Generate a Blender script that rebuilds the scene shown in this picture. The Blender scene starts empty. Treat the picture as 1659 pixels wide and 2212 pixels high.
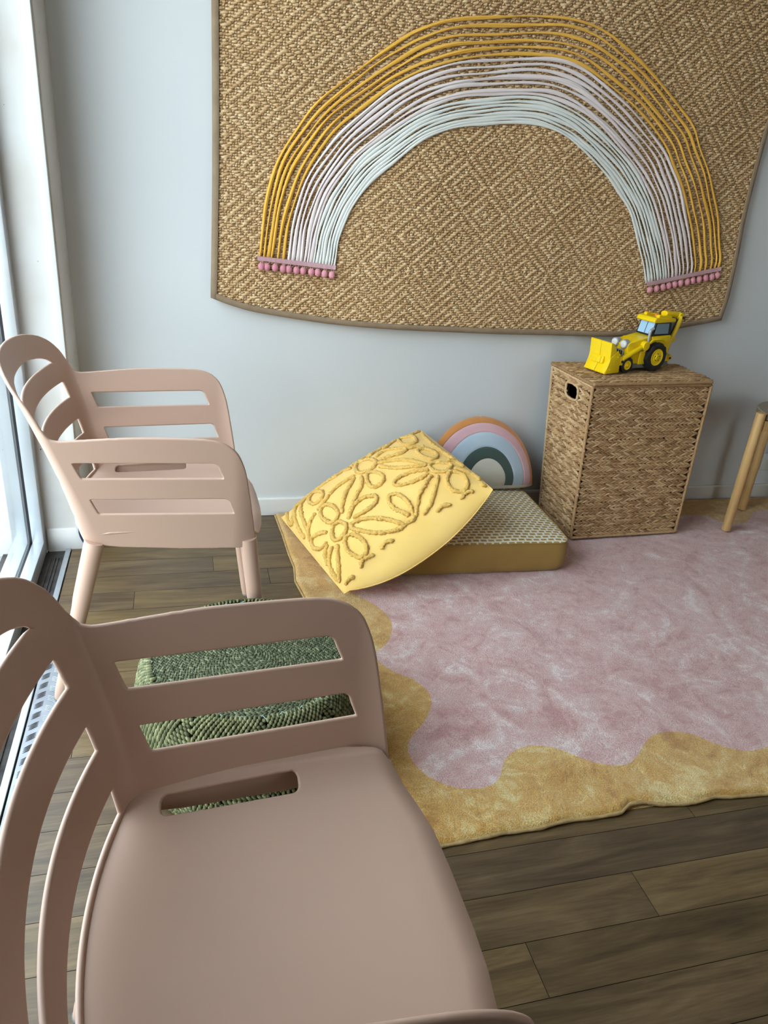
import bpy, bmesh, math, random
import numpy as np
from math import sin, cos, pi, radians, sqrt, atan2
from mathutils import Vector, Matrix, noise
random.seed(7); rng = np.random.default_rng(7)
SC = bpy.context.scene; COL = SC.collection
SC.view_settings.view_transform = 'Standard'; SC.view_settings.look = 'None'
SC.view_settings.gamma = 1; SC.view_settings.use_curve_mapping = False
SC.view_settings.exposure = 0.0
SC.cycles.max_bounces = 8; SC.cycles.diffuse_bounces = 5; SC.cycles.glossy_bounces = 3
SC.cycles.transparent_max_bounces = 12; SC.cycles.use_denoising = True
SC.cycles.sample_clamp_indirect = 6; SC.cycles.caustics_reflective = False; SC.cycles.caustics_refractive = False
WALL_Y = 2.608

# ---------------------------------------------------------------- materials
def lin(c):
    return tuple((x/12.92 if x <= .04045 else ((x+.055)/1.055)**2.4) for x in [v/255 for v in c]) + (1,)
def mat(name, col=(200,200,200), rough=.6, metal=0, spec=.5, sheen=0):
    m = bpy.data.materials.new(name); m.use_nodes = True
    b = m.node_tree.nodes['Principled BSDF']
    b.inputs['Base Color'].default_value = lin(col); b.inputs['Roughness'].default_value = rough
    b.inputs['Metallic'].default_value = metal; b.inputs['Specular IOR Level'].default_value = spec
    if sheen:
        b.inputs['Sheen Weight'].default_value = sheen; b.inputs['Sheen Roughness'].default_value = .5
    return m
class N:
    """small node-building helper"""
    def __init__(s, m): s.t = m.node_tree; s.b = s.t.nodes['Principled BSDF']
    def n(s, kind, **k):
        q = s.t.nodes.new(kind)
        for a, v in k.items():
            if a.startswith('i_'):
                key = a[2:]; key = int(key) if key.isdigit() else key.replace('_', ' ')
                s.set(q, key, v)
            else: setattr(q, a, v)
        return q
    def set(s, q, key, v):
        if isinstance(v, bpy.types.NodeSocket): s.t.links.new(v, q.inputs[key])
        else: q.inputs[key].default_value = v
    def coord(s, sc=(1,1,1), out='Object', rot=(0,0,0)):
        c = s.n('ShaderNodeTexCoord'); mp = s.n('ShaderNodeMapping', i_Vector=c.outputs[out])
        mp.inputs['Scale'].default_value = sc; mp.inputs['Rotation'].default_value = rot
        return mp.outputs[0]
    def noise(s, vec, scale=5, detail=3, rough=.5, dist=0):
        return s.n('ShaderNodeTexNoise', i_Vector=vec, i_Scale=scale, i_Detail=detail, i_Roughness=rough, i_Distortion=dist).outputs['Fac']
    def ramp(s, fac, stops, interp='LINEAR'):
        r = s.n('ShaderNodeValToRGB', i_Fac=fac); r.color_ramp.interpolation = interp
        e = r.color_ramp.elements
        while len(e) < len(stops): e.new(.5)
        for q, (p, c) in zip(e, stops): q.position = p; q.color = lin(c) if len(c) == 3 else c
        return r.outputs[0]
    def mix(s, fac, a, b, mode='MIX'):
        q = s.n('ShaderNodeMix', data_type='RGBA', blend_type=mode)
        s.set(q, 0, fac); s.set(q, 6, a); s.set(q, 7, b); return q.outputs[2]
    def math(s, op, a, b=0.0, c=None):
        q = s.n('ShaderNodeMath', operation=op); s.set(q, 0, a); s.set(q, 1, b)
        if c is not None: s.set(q, 2, c)
        return q.outputs[0]
    def bump(s, h, strength=.3, dist=.002, prev=None):
        q = s.n('ShaderNodeBump', i_Height=h, i_Strength=strength, i_Distance=dist)
        if prev is not None: s.set(q, 'Normal', prev)
        s.t.links.new(q.outputs[0], s.b.inputs['Normal']); return q.outputs[0]
    def base(s, c): s.t.links.new(c, s.b.inputs['Base Color'])
    def rough(s, c): s.t.links.new(c, s.b.inputs['Roughness'])

def noisy(name, a, b, scale=8, rough=.7, bscale=0, bstr=.3, bdist=.001, sc=(1,1,1), metal=0, detail=4, spec=.5, sheen=0, lo=.3, hi=.7):
    m = mat(name, a, rough, metal, spec, sheen); k = N(m); v = k.coord(sc)
    k.base(k.ramp(k.noise(v, scale, detail), [(lo, a), (hi, b)]))
    if bscale: k.bump(k.noise(v, bscale, 3), bstr, bdist)
    return m

M = {}
M['wall'] = noisy('wall_paint', (205,208,210), (209,212,214), 1.5, .45, 260, .06, .001, spec=.4)
M['ceiling'] = mat('ceiling_paint', (212,206,198), .8); M['wall_far'] = mat('warm_grey_wall_paint', (184,176,166), .7)
M['trim'] = noisy('trim_paint', (214,214,212), (205,204,200), 6, .4, 150, .05)
M['scuffed'] = noisy('scuffed_white_paint', (216,216,216), (202,198,192), 5, .45, 90, .08)
k = N(M['scuffed']); v = k.coord()
spots = k.math('GREATER_THAN', k.noise(v, 75, 2, .4), .775)
k.base(k.mix(spots, k.ramp(k.noise(v, 5, 4), [(.3,(216,216,216)),(.7,(202,198,192))]), lin((96,88,82))))
M['plastic'] = noisy('blush_pink_plastic', (187,155,137), (190,158,140), 3, .42, 900, .05, .0004, spec=.35)
M['alu'] = noisy('brushed_aluminium', (196,199,202), (182,186,190), 30, .42, 0, sc=(1,1,.05), metal=.75)
M['rail'] = noisy('satin_aluminium_rail', (205,209,212), (192,196,200), 9, .38, 0, metal=.6)
M['gasket'] = mat('black_rubber_gasket', (14,15,20), .5)
M['track'] = noisy('dirty_track_floor', (74,68,64), (46,42,40), 35, .8, 200, .4, .002)
M['pavement'] = noisy('pale_concrete_paving', (150,150,148), (128,128,126), 22, .9, 120, .4, .002, sc=(1,.35,1))
M['binding'] = noisy('taupe_cotton_tape', (148,128,104), (134,114,92), 30, .85, 700, .5, .0006)
M['sea_base'] = noisy('seagrass_backing', (164,134,92), (146,116,78), 90, .9)
def straw(name, cols, scale=60, rough=.62, spec=.35, fine=(1,1,1), isl=True):
    m = mat(name, cols[0], rough, 0, spec); k = N(m)
    v = k.coord(fine); r = k.n('ShaderNodeNewGeometry').outputs['Random Per Island']
    n = k.math('ADD', k.math('MULTIPLY', r, .62), k.math('MULTIPLY', k.noise(v, scale, 4), .45)) if isl else k.noise(v, scale, 4)
    k.base(k.ramp(n, [(i/(len(cols)-1)*.7+.15, c) for i, c in enumerate(cols)]))
    k.bump(k.noise(v, scale*6, 3), .35, .0008)
    return m
M['sea'] = straw('seagrass_cord', [(168,134,94),(188,154,112),(200,168,126),(216,190,152)], 30, .55)
M['hyacinth'] = straw('water_hyacinth_braid', [(132,98,64),(166,130,90),(182,148,106),(202,170,130)], 40, .6)
M['hy_base'] = noisy('basket_shadow_base', (58,38,22), (40,27,16), 60, .9)  # dark colour stands in for shade in the gaps between braid leaves
M['pouf'] = straw('olive_seagrass_braid', [(66,68,44),(88,90,60),(106,108,74),(126,126,92)], 45, .62, .25)
M['pouftop'] = straw('dark_green_seagrass_mat', [(54,58,40),(68,72,50),(82,86,62),(108,112,84)], 45, .62, .25)
M['pouf_base'] = noisy('pouf_core', (52,54,34), (40,42,26), 60, .9)
M['stitch'] = mat('pale_blue_thread', (170,196,196), .7)
def cloth(name, c, c2=None, sc=900, st=.35, rough=.85, sheen=.15):
    return noisy(name, c, c2 or tuple(int(x*.94) for x in c), 7, rough, sc, st, .0005, sheen=sheen, spec=.2)
M['yarn_y'] = cloth('mustard_jersey_yarn', (230,180,80), (218,166,66), 500)
M['yarn_p'] = cloth('pale_pink_jersey_yarn', (216,202,202), (224,214,214), 500)
M['yarn_w'] = cloth('white_jersey_yarn', (222,224,220), (210,213,210), 500)
M['pom'] = cloth('dusty_pink_pompom', (214,150,160), (196,130,142), 800, .8)
M['pomtape'] = cloth('dusty_pink_braid_tape', (198,160,166), (186,146,154), 500)
M['pil'] = cloth('yellow_cotton_canvas', (240,202,122), (234,192,108), 700)
M['tuft'] = noisy('golden_chenille_tufts', (226,176,82), (240,200,112), 160, .95, 420, .9, .004, sheen=.2, spec=.1)
M['ochre'] = cloth('ochre_linen', (158,126,66), (146,114,58), 600)
M['oran'] = cloth('burnt_orange_velvet', (196,132,72), (176,112,56), 300, .3, .8, .5)
M['vpink'] = cloth('dusty_pink_velvet', (206,166,170), (190,148,154), 300, .3, .8, .5)
M['vblue'] = cloth('pale_blue_velvet', (176,192,204), (164,180,194), 300, .3, .8, .5)
M['vgreen'] = cloth('dark_green_velvet', (66,84,78), (54,72,66), 300, .3, .8, .5)
M['vcream'] = cloth('cream_velvet', (204,198,184), (194,188,174), 300, .3, .8, .5)
M['birch'] = noisy('light_oak_wood', (206,168,112), (186,146,92), 9, .5, 0, sc=(6,6,.6))
M['seatgrey'] = noisy('grey_stained_wood_seat', (140,126,108), (128,114,98), 9, .5, sc=(.6,6,1))
M['tyellow'] = mat('glossy_yellow_toy_plastic', (244,208,12), .32)
M['tgrey'] = mat('grey_toy_plastic', (112,116,118), .45)
M['tsilver'] = mat('silver_toy_plastic', (176,180,184), .3, .4)
M['tblack'] = mat('black_toy_plastic', (22,22,24), .5)
M['tglass'] = mat('pale_blue_toy_window', (166,206,238), .25)
M['tglass2'] = mat('slate_blue_toy_window', (122,146,164), .25)
M['twhite'] = mat('white_toy_plastic', (238,238,236), .3)
M['torange'] = mat('orange_toy_beacon', (232,110,50), .3)
M['darkbox'] = mat('dark_grey_box_plastic', (84,86,92), .5)
M['socket'] = mat('white_socket_plastic', (206,206,200), .35)
M['cable'] = mat('navy_cable', (26,34,60), .4)
M['brush'] = mat('brush_seal', (36,34,34), .9)

# weave for the box cushion top
m = mat('white_and_ochre_basketweave', (220,214,198), .9); k = N(m)
v = k.coord((1,1,1))
br = k.n('ShaderNodeTexBrick', i_Vector=v, i_Scale=1.0, offset=.5, squash=1.0)
br.inputs['Color1'].default_value = lin((170,142,78)); br.inputs['Color2'].default_value = lin((160,130,68))
br.inputs['Mortar'].default_value = lin((226,220,204)); br.inputs['Mortar Size'].default_value = .0042
br.inputs['Mortar Smooth'].default_value = .25; br.inputs['Brick Width'].default_value = .0275; br.inputs['Row Height'].default_value = .0178
k.base(br.outputs['Color'])
wv = k.n('ShaderNodeTexWave', i_Vector=v, i_Scale=140.0, bands_direction='X')
bb = k.bump(br.outputs['Fac'], .6, .0015); k.bump(wv.outputs['Fac'], .25, .0006, bb)
M['weave'] = m

# rug pile: brushed-nap highlights and shading are painted into the base colour
def pile(name, cols):
    m = mat(name, cols[1], .78, 0, .25, .35); k = N(m); v = k.coord()
    big = k.noise(v, 4.2, 6, .62, 2.2); mid = k.noise(v, 21, 4, .6, 1.4)
    f = k.math('ADD', k.math('MULTIPLY', big, .6), k.math('MULTIPLY', mid, .4))
    c = k.ramp(f, [(.38, cols[0]), (.46, cols[1]), (.54, cols[2]), (.62, cols[3])])
    fib = k.noise(k.coord((1,1,1)), 330, 2, .6)
    fr = k.ramp(fib, [(.35, (180,180,180)), (.65, (255,255,255))])
    k.base(k.mix(.75, c, fr, 'MULTIPLY'))
    p = k.bump(k.noise(v, 26, 4, .6, .8), .5, .006); k.bump(fib, .8, .0045, p)
    return m
M['pilepink'] = pile('pink_silky_pile', [(204,150,144),(222,174,168),(230,190,184),(246,222,216)])
M['pilegold'] = pile('gold_silky_pile', [(194,138,60),(216,164,82),(226,178,100),(242,212,144)])
M['cord'] = noisy('rug_edge_cord', (190,160,108), (160,130,84), 60, .9, 300, .8, .002, sc=(1,1,1))

# floor planks
m = mat('dark_oak_vinyl_plank', (100,82,60), .36, 0, .5); k = N(m)
at = k.n('ShaderNodeAttribute', attribute_name='plank')
c = k.n('ShaderNodeTexCoord').outputs['Object']
off = k.n('ShaderNodeVectorMath', operation='ADD'); k.t.links.new(c, off.inputs[0])
sc_ = k.n('ShaderNodeVectorMath', operation='SCALE'); k.t.links.new(at.outputs['Color'], sc_.inputs[0]); sc_.inputs['Scale'].default_value = 17
k.t.links.new(sc_.outputs[0], off.inputs[1])
mp = k.n('ShaderNodeMapping', i_Vector=off.outputs[0]); mp.inputs['Scale'].default_value = (.9, 7, 1)
g = k.noise(mp.outputs[0], 3.2, 6, .62, 1.3)
mp2 = k.n('ShaderNodeMapping', i_Vector=off.outputs[0]); mp2.inputs['Scale'].default_value = (1.5, 30, 1)
g2 = k.noise(mp2.outputs[0], 8, 4, .6, .2)
f = k.math('ADD', k.math('MULTIPLY', g, .7), k.math('MULTIPLY', g2, .3))
cA = k.ramp(f, [(.3,(69,52,32)),(.45,(100,79,49)),(.58,(121,98,63)),(.72,(137,114,77))])
cB = k.ramp(f, [(.3,(59,45,32)),(.45,(85,67,48)),(.58,(104,84,61)),(.72,(122,102,76))])
sep = k.n('ShaderNodeSeparateColor', i_Color=at.outputs['Color'])
cc = k.mix(sep.outputs[0], cA, cB)
hs = k.n('ShaderNodeHueSaturation', i_Color=cc)
k.set(hs, 'Value', k.math('ADD', k.math('MULTIPLY', sep.outputs[1], .16), .76)); k.base(hs.outputs[0])
k.rough(k.math('ADD', k.math('MULTIPLY', g2, .2), .27)); k.bump(f, .15, .0006)
M['plank'] = m
M['gap'] = mat('plank_joint', (22,17,12), .9)
# chequer plate
M['cheq'] = noisy('chequer_plate_steel', (150,152,156), (128,130,136), 14, .38, 0, metal=.7)
# glass
m = bpy.data.materials.new('clear_window_glass'); m.use_nodes = True; t = m.node_tree; t.nodes.clear()
o = t.nodes.new('ShaderNodeOutputMaterial'); mx = t.nodes.new('ShaderNodeMixShader')
tr = t.nodes.new('ShaderNodeBsdfTransparent'); gl = t.nodes.new('ShaderNodeBsdfGlossy'); fr = t.nodes.new('ShaderNodeFresnel')
tr.inputs[0].default_value = (.93,.96,.95,1); gl.inputs['Roughness'].default_value = .02; fr.inputs[0].default_value = 1.45
gb = t.nodes.new('ShaderNodeNewGeometry'); sb = t.nodes.new('ShaderNodeMath'); sb.operation = 'SUBTRACT'; sb.inputs[0].default_value = 1; t.links.new(gb.outputs['Backfacing'], sb.inputs[1])
ml = t.nodes.new('ShaderNodeMath'); ml.operation = 'MULTIPLY'; t.links.new(fr.outputs[0], ml.inputs[0]); t.links.new(sb.outputs[0], ml.inputs[1]); t.links.new(ml.outputs[0], mx.inputs[0]); t.links.new(tr.outputs[0], mx.inputs[1]); t.links.new(gl.outputs[0], mx.inputs[2]); t.links.new(mx.outputs[0], o.inputs[0])
M['glass'] = m

# ---------------------------------------------------------------- mesh helpers
def link(name, me, parent=None, loc=None, kind=None):
    o = bpy.data.objects.new(name, me); COL.objects.link(o)
    if parent is not None: o.parent = parent
    if loc is not None: o.location = loc
    if kind: o['kind'] = kind
    return o
def tag(o, label=None, cat=None, group=None, kind=None):
    if label: o['label'] = label
    if cat: o['category'] = cat
    if group: o['group'] = group
    if kind: o['kind'] = kind
    return o
def empty(name, loc=(0,0,0), rz=0, label=None, cat=None, group=None):
    o = bpy.data.objects.new(name, None); COL.objects.link(o); o.location = loc; o.rotation_euler = (0,0,rz)
    o.empty_display_size = .05
    return tag(o, label, cat, group)
class MB:
    def __init__(s): s.v = []; s.f = []; s.m = []; s.smooth = []
    def add(s, vs, fs, mi=0, sm=True):
        b = len(s.v); s.v.extend([tuple(map(float, p)) for p in vs])
        for f in fs: s.f.append(tuple(b+i for i in f)); s.m.append(mi); s.smooth.append(sm)
    def box(s, x0, x1, y0, y1, z0, z1, mi=0):
        vs = [(x,y,z) for x in (x0,x1) for y in (y0,y1) for z in (z0,z1)]
        s.add(vs, [(0,1,3,2),(4,6,7,5),(0,4,5,1),(2,3,7,6),(0,2,6,4),(1,5,7,3)], mi, False)
    def tube(s, pts, rad, n=8, mi=0, cap=True, ry=None, up=None, fuzz=0, twist=0):
        """tube along a list of points; rad float or list"""
        pts = [Vector(p) for p in pts]; k = len(pts); closed = False
        rings = []; pn = None
        for i, p in enumerate(pts):
            t = (pts[min(i+1,k-1)] - pts[max(i-1,0)])
            if t.length < 1e-9: t = Vector((0,0,1))
            t.normalize()
            if pn is None:
                a = Vector(up) if up else (Vector((0,0,1)) if abs(t.z) < .9 else Vector((1,0,0)))
                nrm = (a - t*a.dot(t)).normalized()
            else:
                a = Vector(up) if up else pn
                nrm = (a - t*a.dot(t)); nrm = nrm.normalized() if nrm.length > 1e-6 else pn
            pn = nrm; b = t.cross(nrm)
            r = rad[i] if hasattr(rad, '__len__') else rad
            r2 = (ry[i] if hasattr(ry, '__len__') else ry) if ry is not None else r
            ring = []
            for j in range(n):
                a_ = 2*pi*j/n + twist*i; q = 1 + (random.uniform(-fuzz, fuzz) if fuzz else 0)
                ring.append(p + (nrm*cos(a_)*r + b*sin(a_)*r2)*q)
            rings.append(ring)
        vs = [v for r_ in rings for v in r_]; fs = []
        for i in range(k-1):
            for j in range(n):
                fs.append((i*n+j, i*n+(j+1)%n, (i+1)*n+(j+1)%n, (i+1)*n+j))
        if cap: fs.append(tuple(range(n))[::-1]); fs.append(tuple((k-1)*n+j for j in range(n)))
        s.add(vs, fs, mi)
    def prism(s, prof, d0, d1, axis='y', mi=0, sm=False):
        """extrude a 2D profile [(a,b)] between d0 and d1; axis y: (x,z); z: (x,y); x: (y,z)"""
        def mk(a, b, d): return {'y': (a,d,b), 'z': (a,b,d), 'x': (d,a,b)}[axis]
        n = len(prof); vs = [mk(a,b,d0) for a,b in prof] + [mk(a,b,d1) for a,b in prof]
        fs = [(i,(i+1)%n,n+(i+1)%n,n+i) for i in range(n)] + [tuple(range(n))[::-1], tuple(range(n,2*n))]
        s.add(vs, fs, mi, sm)
    def cyl(s, c, r, d0, d1, axis='y', n=32, mi=0, r1=None):
        cx, cy = c; r1 = r if r1 is None else r1
        def mk(a, b, d): return {'y': (a,d,b), 'z': (a,b,d), 'x': (d,a,b)}[axis]
        vs = [mk(cx+cos(2*pi*i/n)*r, cy+sin(2*pi*i/n)*r, d0) for i in range(n)] + [mk(cx+cos(2*pi*i/n)*r1, cy+sin(2*pi*i/n)*r1, d1) for i in range(n)]
        s.add(vs, [(i,(i+1)%n,n+(i+1)%n,n+i) for i in range(n)] + [tuple(range(n))[::-1], tuple(range(n,2*n))], mi)
    def sphere(s, c, r, nu=12, nv=8, mi=0, sq=(1,1,1)):
        vs = []; fs = []
        for i in range(nv+1):
            for j in range(nu):
                a = pi*i/nv; b = 2*pi*j/nu
                vs.append((c[0]+r*sq[0]*sin(a)*cos(b), c[1]+r*sq[1]*sin(a)*sin(b), c[2]+r*sq[2]*cos(a)))
        for i in range(nv):
            for j in range(nu): fs.append((i*nu+j, (i+1)*nu+j, (i+1)*nu+(j+1)%nu, i*nu+(j+1)%nu))
        s.add(vs, fs, mi)
    def build(s, name, mats, parent=None, bevel=0, auto=35, kind=None, weld=False):
        me = bpy.data.meshes.new(name); me.from_pydata(s.v, [], s.f)
        for q in (mats if isinstance(mats, (list,tuple)) else [mats]): me.materials.append(q)
        me.polygons.foreach_set('material_index', s.m); me.polygons.foreach_set('use_smooth', s.smooth); me.update()
        bm = bmesh.new(); bm.from_mesh(me)
        if weld: bmesh.ops.remove_doubles(bm, verts=bm.verts, dist=1e-5)
        bmesh.ops.recalc_face_normals(bm, faces=bm.faces)
        if bevel:
            es = [e for e in bm.edges if len(e.link_faces) == 2 and e.calc_face_angle(0) > radians(auto)]
            bmesh.ops.bevel(bm, geom=es, offset=bevel, segments=3, profile=.5, affect='EDGES', clamp_overlap=True)
            for f in bm.faces: f.smooth = True
        bm.to_mesh(me); bm.free()
        if auto: me.set_sharp_from_angle(angle=radians(auto))
        return link(name, me, parent, kind=kind)
def np_mesh(name, V, F, mats, parent=None, mi=None, smooth=True, kind=None):
    """fast mesh from numpy arrays, F is (n,4)"""
    me = bpy.data.meshes.new(name); me.vertices.add(len(V)); me.vertices.foreach_set('co', np.asarray(V, dtype=np.float32).ravel())
    nf = len(F); me.loops.add(nf*4); me.loops.foreach_set('vertex_index', np.asarray(F, dtype=np.int32).ravel())
    me.polygons.add(nf); me.polygons.foreach_set('loop_start', np.arange(0, nf*4, 4, dtype=np.int32)); me.polygons.foreach_set('loop_total', np.full(nf, 4, dtype=np.int32))
    for q in (mats if isinstance(mats, (list,tuple)) else [mats]): me.materials.append(q)
    if mi is not None: me.polygons.foreach_set('material_index', np.asarray(mi, dtype=np.int32))
    me.polygons.foreach_set('use_smooth', np.full(nf, smooth)); me.update(); me.validate()
    return link(name, me, parent, kind=kind)
def blobs(C, A, B, D, nu=6, nv=5, jit=.0):
    """many ellipsoids: centres C and half-axis vectors A (long), B, D -> V,F arrays"""
    C, A, B, D = [np.asarray(q, float) for q in (C, A, B, D)]; n = len(C)
    th = np.linspace(0, pi, nv+1); tv = []
    for a in th:
        w = sin(a)**.8
        for j in range(nu):
            b = 2*pi*j/nu; tv.append((cos(a), w*cos(b), w*sin(b)))
    tv = np.array(tv); m = len(tv)
    V = C[:,None,:] + tv[None,:,0,None]*A[:,None,:] + tv[None,:,1,None]*B[:,None,:] + tv[None,:,2,None]*D[:,None,:]
    f = []
    for i in range(nv):
        for j in range(nu): f.append((i*nu+j, i*nu+(j+1)%nu, (i+1)*nu+(j+1)%nu, (i+1)*nu+j))
    F = (np.array(f)[None] + (np.arange(n)*m)[:,None,None]).reshape(-1,4)
    return V.reshape(-1,3), F
def smoothpoly(pts, n=8, closed=False):
    """Catmull-Rom"""
    P = [np.array(p, float) for p in pts]; k = len(P); out = []
    rng_ = range(k) if closed else range(k-1)
    for i in rng_:
        p1, p2 = P[i], P[(i+1)%k]
        p0 = P[(i-1)%k] if (closed or i > 0) else p1*2-p2
        p3 = P[(i+2)%k] if (closed or i+2 < k) else p2*2-p1
        for j in range(n):
            t = j/n; out.append(.5*((2*p1)+(-p0+p2)*t+(2*p0-5*p1+4*p2-p3)*t*t+(-p0+3*p1-3*p2+p3)*t**3))
    if not closed: out.append(P[-1])
    return out
def poly_sdf(X, Y, poly):
    """signed distance (positive inside) at grid X,Y to closed polygon"""
    d = np.full(X.shape, 1e9); ins = np.zeros(X.shape, bool); n = len(poly)
    for i in range(n):
        x1, y1 = poly[i]; x2, y2 = poly[(i+1)%n]; ex, ey = x2-x1, y2-y1; L = ex*ex+ey*ey
        if L < 1e-14: continue
        t = np.clip(((X-x1)*ex+(Y-y1)*ey)/L, 0, 1)
        d = np.minimum(d, (X-x1-t*ex)**2+(Y-y1-t*ey)**2)
        c = ((y1 > Y) != (y2 > Y)); 
        with np.errstate(divide='ignore', invalid='ignore'): xi = (x2-x1)*(Y-y1)/(y2-y1)+x1
        ins ^= (c & (X < xi))
    return np.where(ins, 1, -1)*np.sqrt(d)
def clip_grid(xs, ys, D):
    """keep region D>=0 of the grid; returns 2D verts, polys; boundary vertices lie on D=0"""
    D = D.copy(); h = min(xs[1]-xs[0], ys[1]-ys[0]); D[np.abs(D) < h*.12] = 0
    V = []; idx = {}; polys = []
    def node(i, j):
        k_ = (i, j)
        if k_ not in idx: idx[k_] = len(V); V.append((xs[i], ys[j]))
        return idx[k_]
    def edge(a, b):
        k_ = (a, b) if a < b else (b, a)
        if k_ not in idx:
            (i0,j0),(i1,j1) = k_; d0, d1 = D[i0,j0], D[i1,j1]; t = d0/(d0-d1)
            idx[k_] = len(V); V.append((xs[i0]+(xs[i1]-xs[i0])*t, ys[j0]+(ys[j1]-ys[j0])*t))
        return idx[k_]
    nx, ny = D.shape
    cellmax = np.maximum(np.maximum(D[:-1,:-1], D[1:,:-1]), np.maximum(D[:-1,1:], D[1:,1:]))
    for i, j in zip(*np.where(cellmax > 0)):
        c = [(i,j),(i+1,j),(i+1,j+1),(i,j+1)]; out = []
        for q in range(4):
            a, b = c[q], c[(q+1)%4]; da, db = D[a], D[b]
            if da >= 0: out.append(node(*a))
            if (da > 0 and db < 0) or (da < 0 and db > 0): out.append(edge(a, b))
        o2 = [v for q, v in enumerate(out) if v != out[q-1]]
        if len(o2) >= 3: polys.append(o2)
    return V, polys
def shell(name, xs, ys, D, fn, t, mats, parent, open_edge=None, seg=3, mi=0):
    """thick sheet: 2D region D>=0 mapped through fn(a,b)->3D, thickness t, rounded rim"""
    V2, polys = clip_grid(xs, ys, D)
    e = 1e-4; P = np.array([fn(a,b) for a,b in V2]); Pa = np.array([fn(a+e,b) for a,b in V2]); Pb = np.array([fn(a,b+e) for a,b in V2])
    Pa2 = np.array([fn(a-e,b) for a,b in V2]); Pb2 = np.array([fn(a,b-e) for a,b in V2])
    Nn = np.cross(Pa-Pa2, Pb-Pb2); Nn /= np.linalg.norm(Nn, axis=1)[:,None]+1e-12
    cnt = {}
    for p in polys:
        for q in range(len(p)):
            a, b = p[q], p[(q+1)%len(p)]; cnt[(a,b)] = cnt.get((a,b), 0)+1
    bnd = [(a,b) for (a,b) in cnt if (b,a) not in cnt]
    n = len(V2); verts = list(P+Nn*t/2)+list(P-Nn*t/2); faces = [tuple(p) for p in polys]+[tuple(n+i for i in p[::-1]) for p in polys]
    norms = list(Nn)+list(-Nn)
    # outward direction of boundary vertices
    out = {}
    for a, b in bnd:
        if open_edge and open_edge(V2[a]) and open_edge(V2[b]): continue
        d = P[b]-P[a]; o = np.cross(d, (Nn[a]+Nn[b])/2); 
        for q in (a, b): out[q] = out.get(q, 0)+o
    rim = {}
    for q, o in out.items():
        o = o/(np.linalg.norm(o)+1e-12); ids = [q]
        for s_ in range(1, seg+1):
            ph = pi/2-pi*s_/(seg+1); verts.append(P[q]+Nn[q]*t/2*sin(ph)+o*t/2*cos(ph)); norms.append(Nn[q]*sin(ph)+o*cos(ph)); ids.append(len(verts)-1)
        ids.append(n+q); rim[q] = ids
    for a, b in bnd:
        if a in rim and b in rim and not (open_edge and open_edge(V2[a]) and open_edge(V2[b])):
            for s_ in range(seg+1): faces.append((rim[b][s_], rim[a][s_], rim[a][s_+1], rim[b][s_+1]))
    me = bpy.data.meshes.new(name); me.from_pydata([tuple(map(float,v)) for v in verts], [], faces); me.materials.append(mats)
    me.polygons.foreach_set('use_smooth', [True]*len(me.polygons)); me.update()
    me.normals_split_custom_set_from_vertices([tuple(map(float, q)) for q in norms])
    return link(name, me, parent)
def rrect(X, Y, cx, cy, hx, hy, r):
    qx = np.abs(X-cx)-hx+r; qy = np.abs(Y-cy)-hy+r
    return -(np.hypot(np.maximum(qx,0), np.maximum(qy,0))+np.minimum(np.maximum(qx,qy),0)-r)
# ---------------------------------------------------------------- camera
cam = bpy.data.cameras.new('camera'); co = bpy.data.objects.new('camera', cam); COL.objects.link(co); SC.camera = co
cam.sensor_fit = 'HORIZONTAL'; cam.sensor_width = 36; cam.lens = 36*1600/1659; cam.clip_start = .02
dn = Vector((525-829.5, 4546-1106, 1600)).normalized(); dx = Vector((6900-829.5, 900-1106, 1600)); dx = (dx-dn*dx.dot(dn)).normalized()
up = -dn; dy = up.cross(dx)
if dy[2] < 0: dy = -dy
Rwc = Matrix((dx, dy, up))          # rows: world axes expressed in camera (x right, y down, z forward)
right = Vector((Rwc[0][0], Rwc[1][0], Rwc[2][0])); dwn = Vector((Rwc[0][1], Rwc[1][1], Rwc[2][1])); fwd = Vector((Rwc[0][2], Rwc[1][2], Rwc[2][2]))
mw = Matrix((right, -dwn, -fwd)).transposed().to_4x4(); mw.translation = (0, 0, 1.25); co.matrix_world = mw

# ---------------------------------------------------------------- room
X0, X1, Y0, ZC = -.53, 4.6, -3.4, 2.75
def boxobj(name, b, m_, kind='structure', bevel=0, parent=None):
    q = MB(); q.box(*b); return q.build(name, m_, parent, bevel=bevel, kind=kind)
# floor made of planks with fine joints
rows = []; pitch = .1007; ybase = .774
me_v, me_f, me_c = [], [], []
r_ = -42
jo = {0: .843, -1: .564, 2: 1.066, 14: .073, 13: .249, 12: -.17, 1: .30, -2: 1.05, 3: .55, -3: .2}
while ybase+r_*pitch < WALL_Y:
    ya = ybase+r_*pitch; yb = min(ya+pitch, WALL_Y+.02); L = 1.2
    off = jo.get(r_, random.uniform(0, L)); x = off-L*math.ceil((off+.385)/L)
    while x < X1:
        a = max(x, -.385); b = min(x+L, X1)
        if b > a+.002:
            i = len(me_v); g_ = .0006; c_ = .0005
            me_v += [(a+g_,ya+g_,0),(b-g_,ya+g_,0),(b-g_,yb-g_,0),(a+g_,yb-g_,0)]
            me_v += [(a,ya,-.004),(b,ya,-.004),(b,yb,-.004),(a,yb,-.004)]
            me_f += [(i,i+1,i+2,i+3),(i,i+4,i+5,i+1),(i+1,i+5,i+6,i+2),(i+2,i+6,i+7,i+3),(i+3,i+7,i+4,i)]
            cc_ = (random.random(), random.random(), random.random(), 1); me_c += [cc_]*5
        x += L
    r_ += 1
me = bpy.data.meshes.new('floor'); me.from_pydata(me_v, [], me_f); me.materials.append(M['plank']); me.materials.append(M['gap'])
ca = me.color_attributes.new('plank', 'FLOAT_COLOR', 'CORNER')
cols = []
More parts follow.
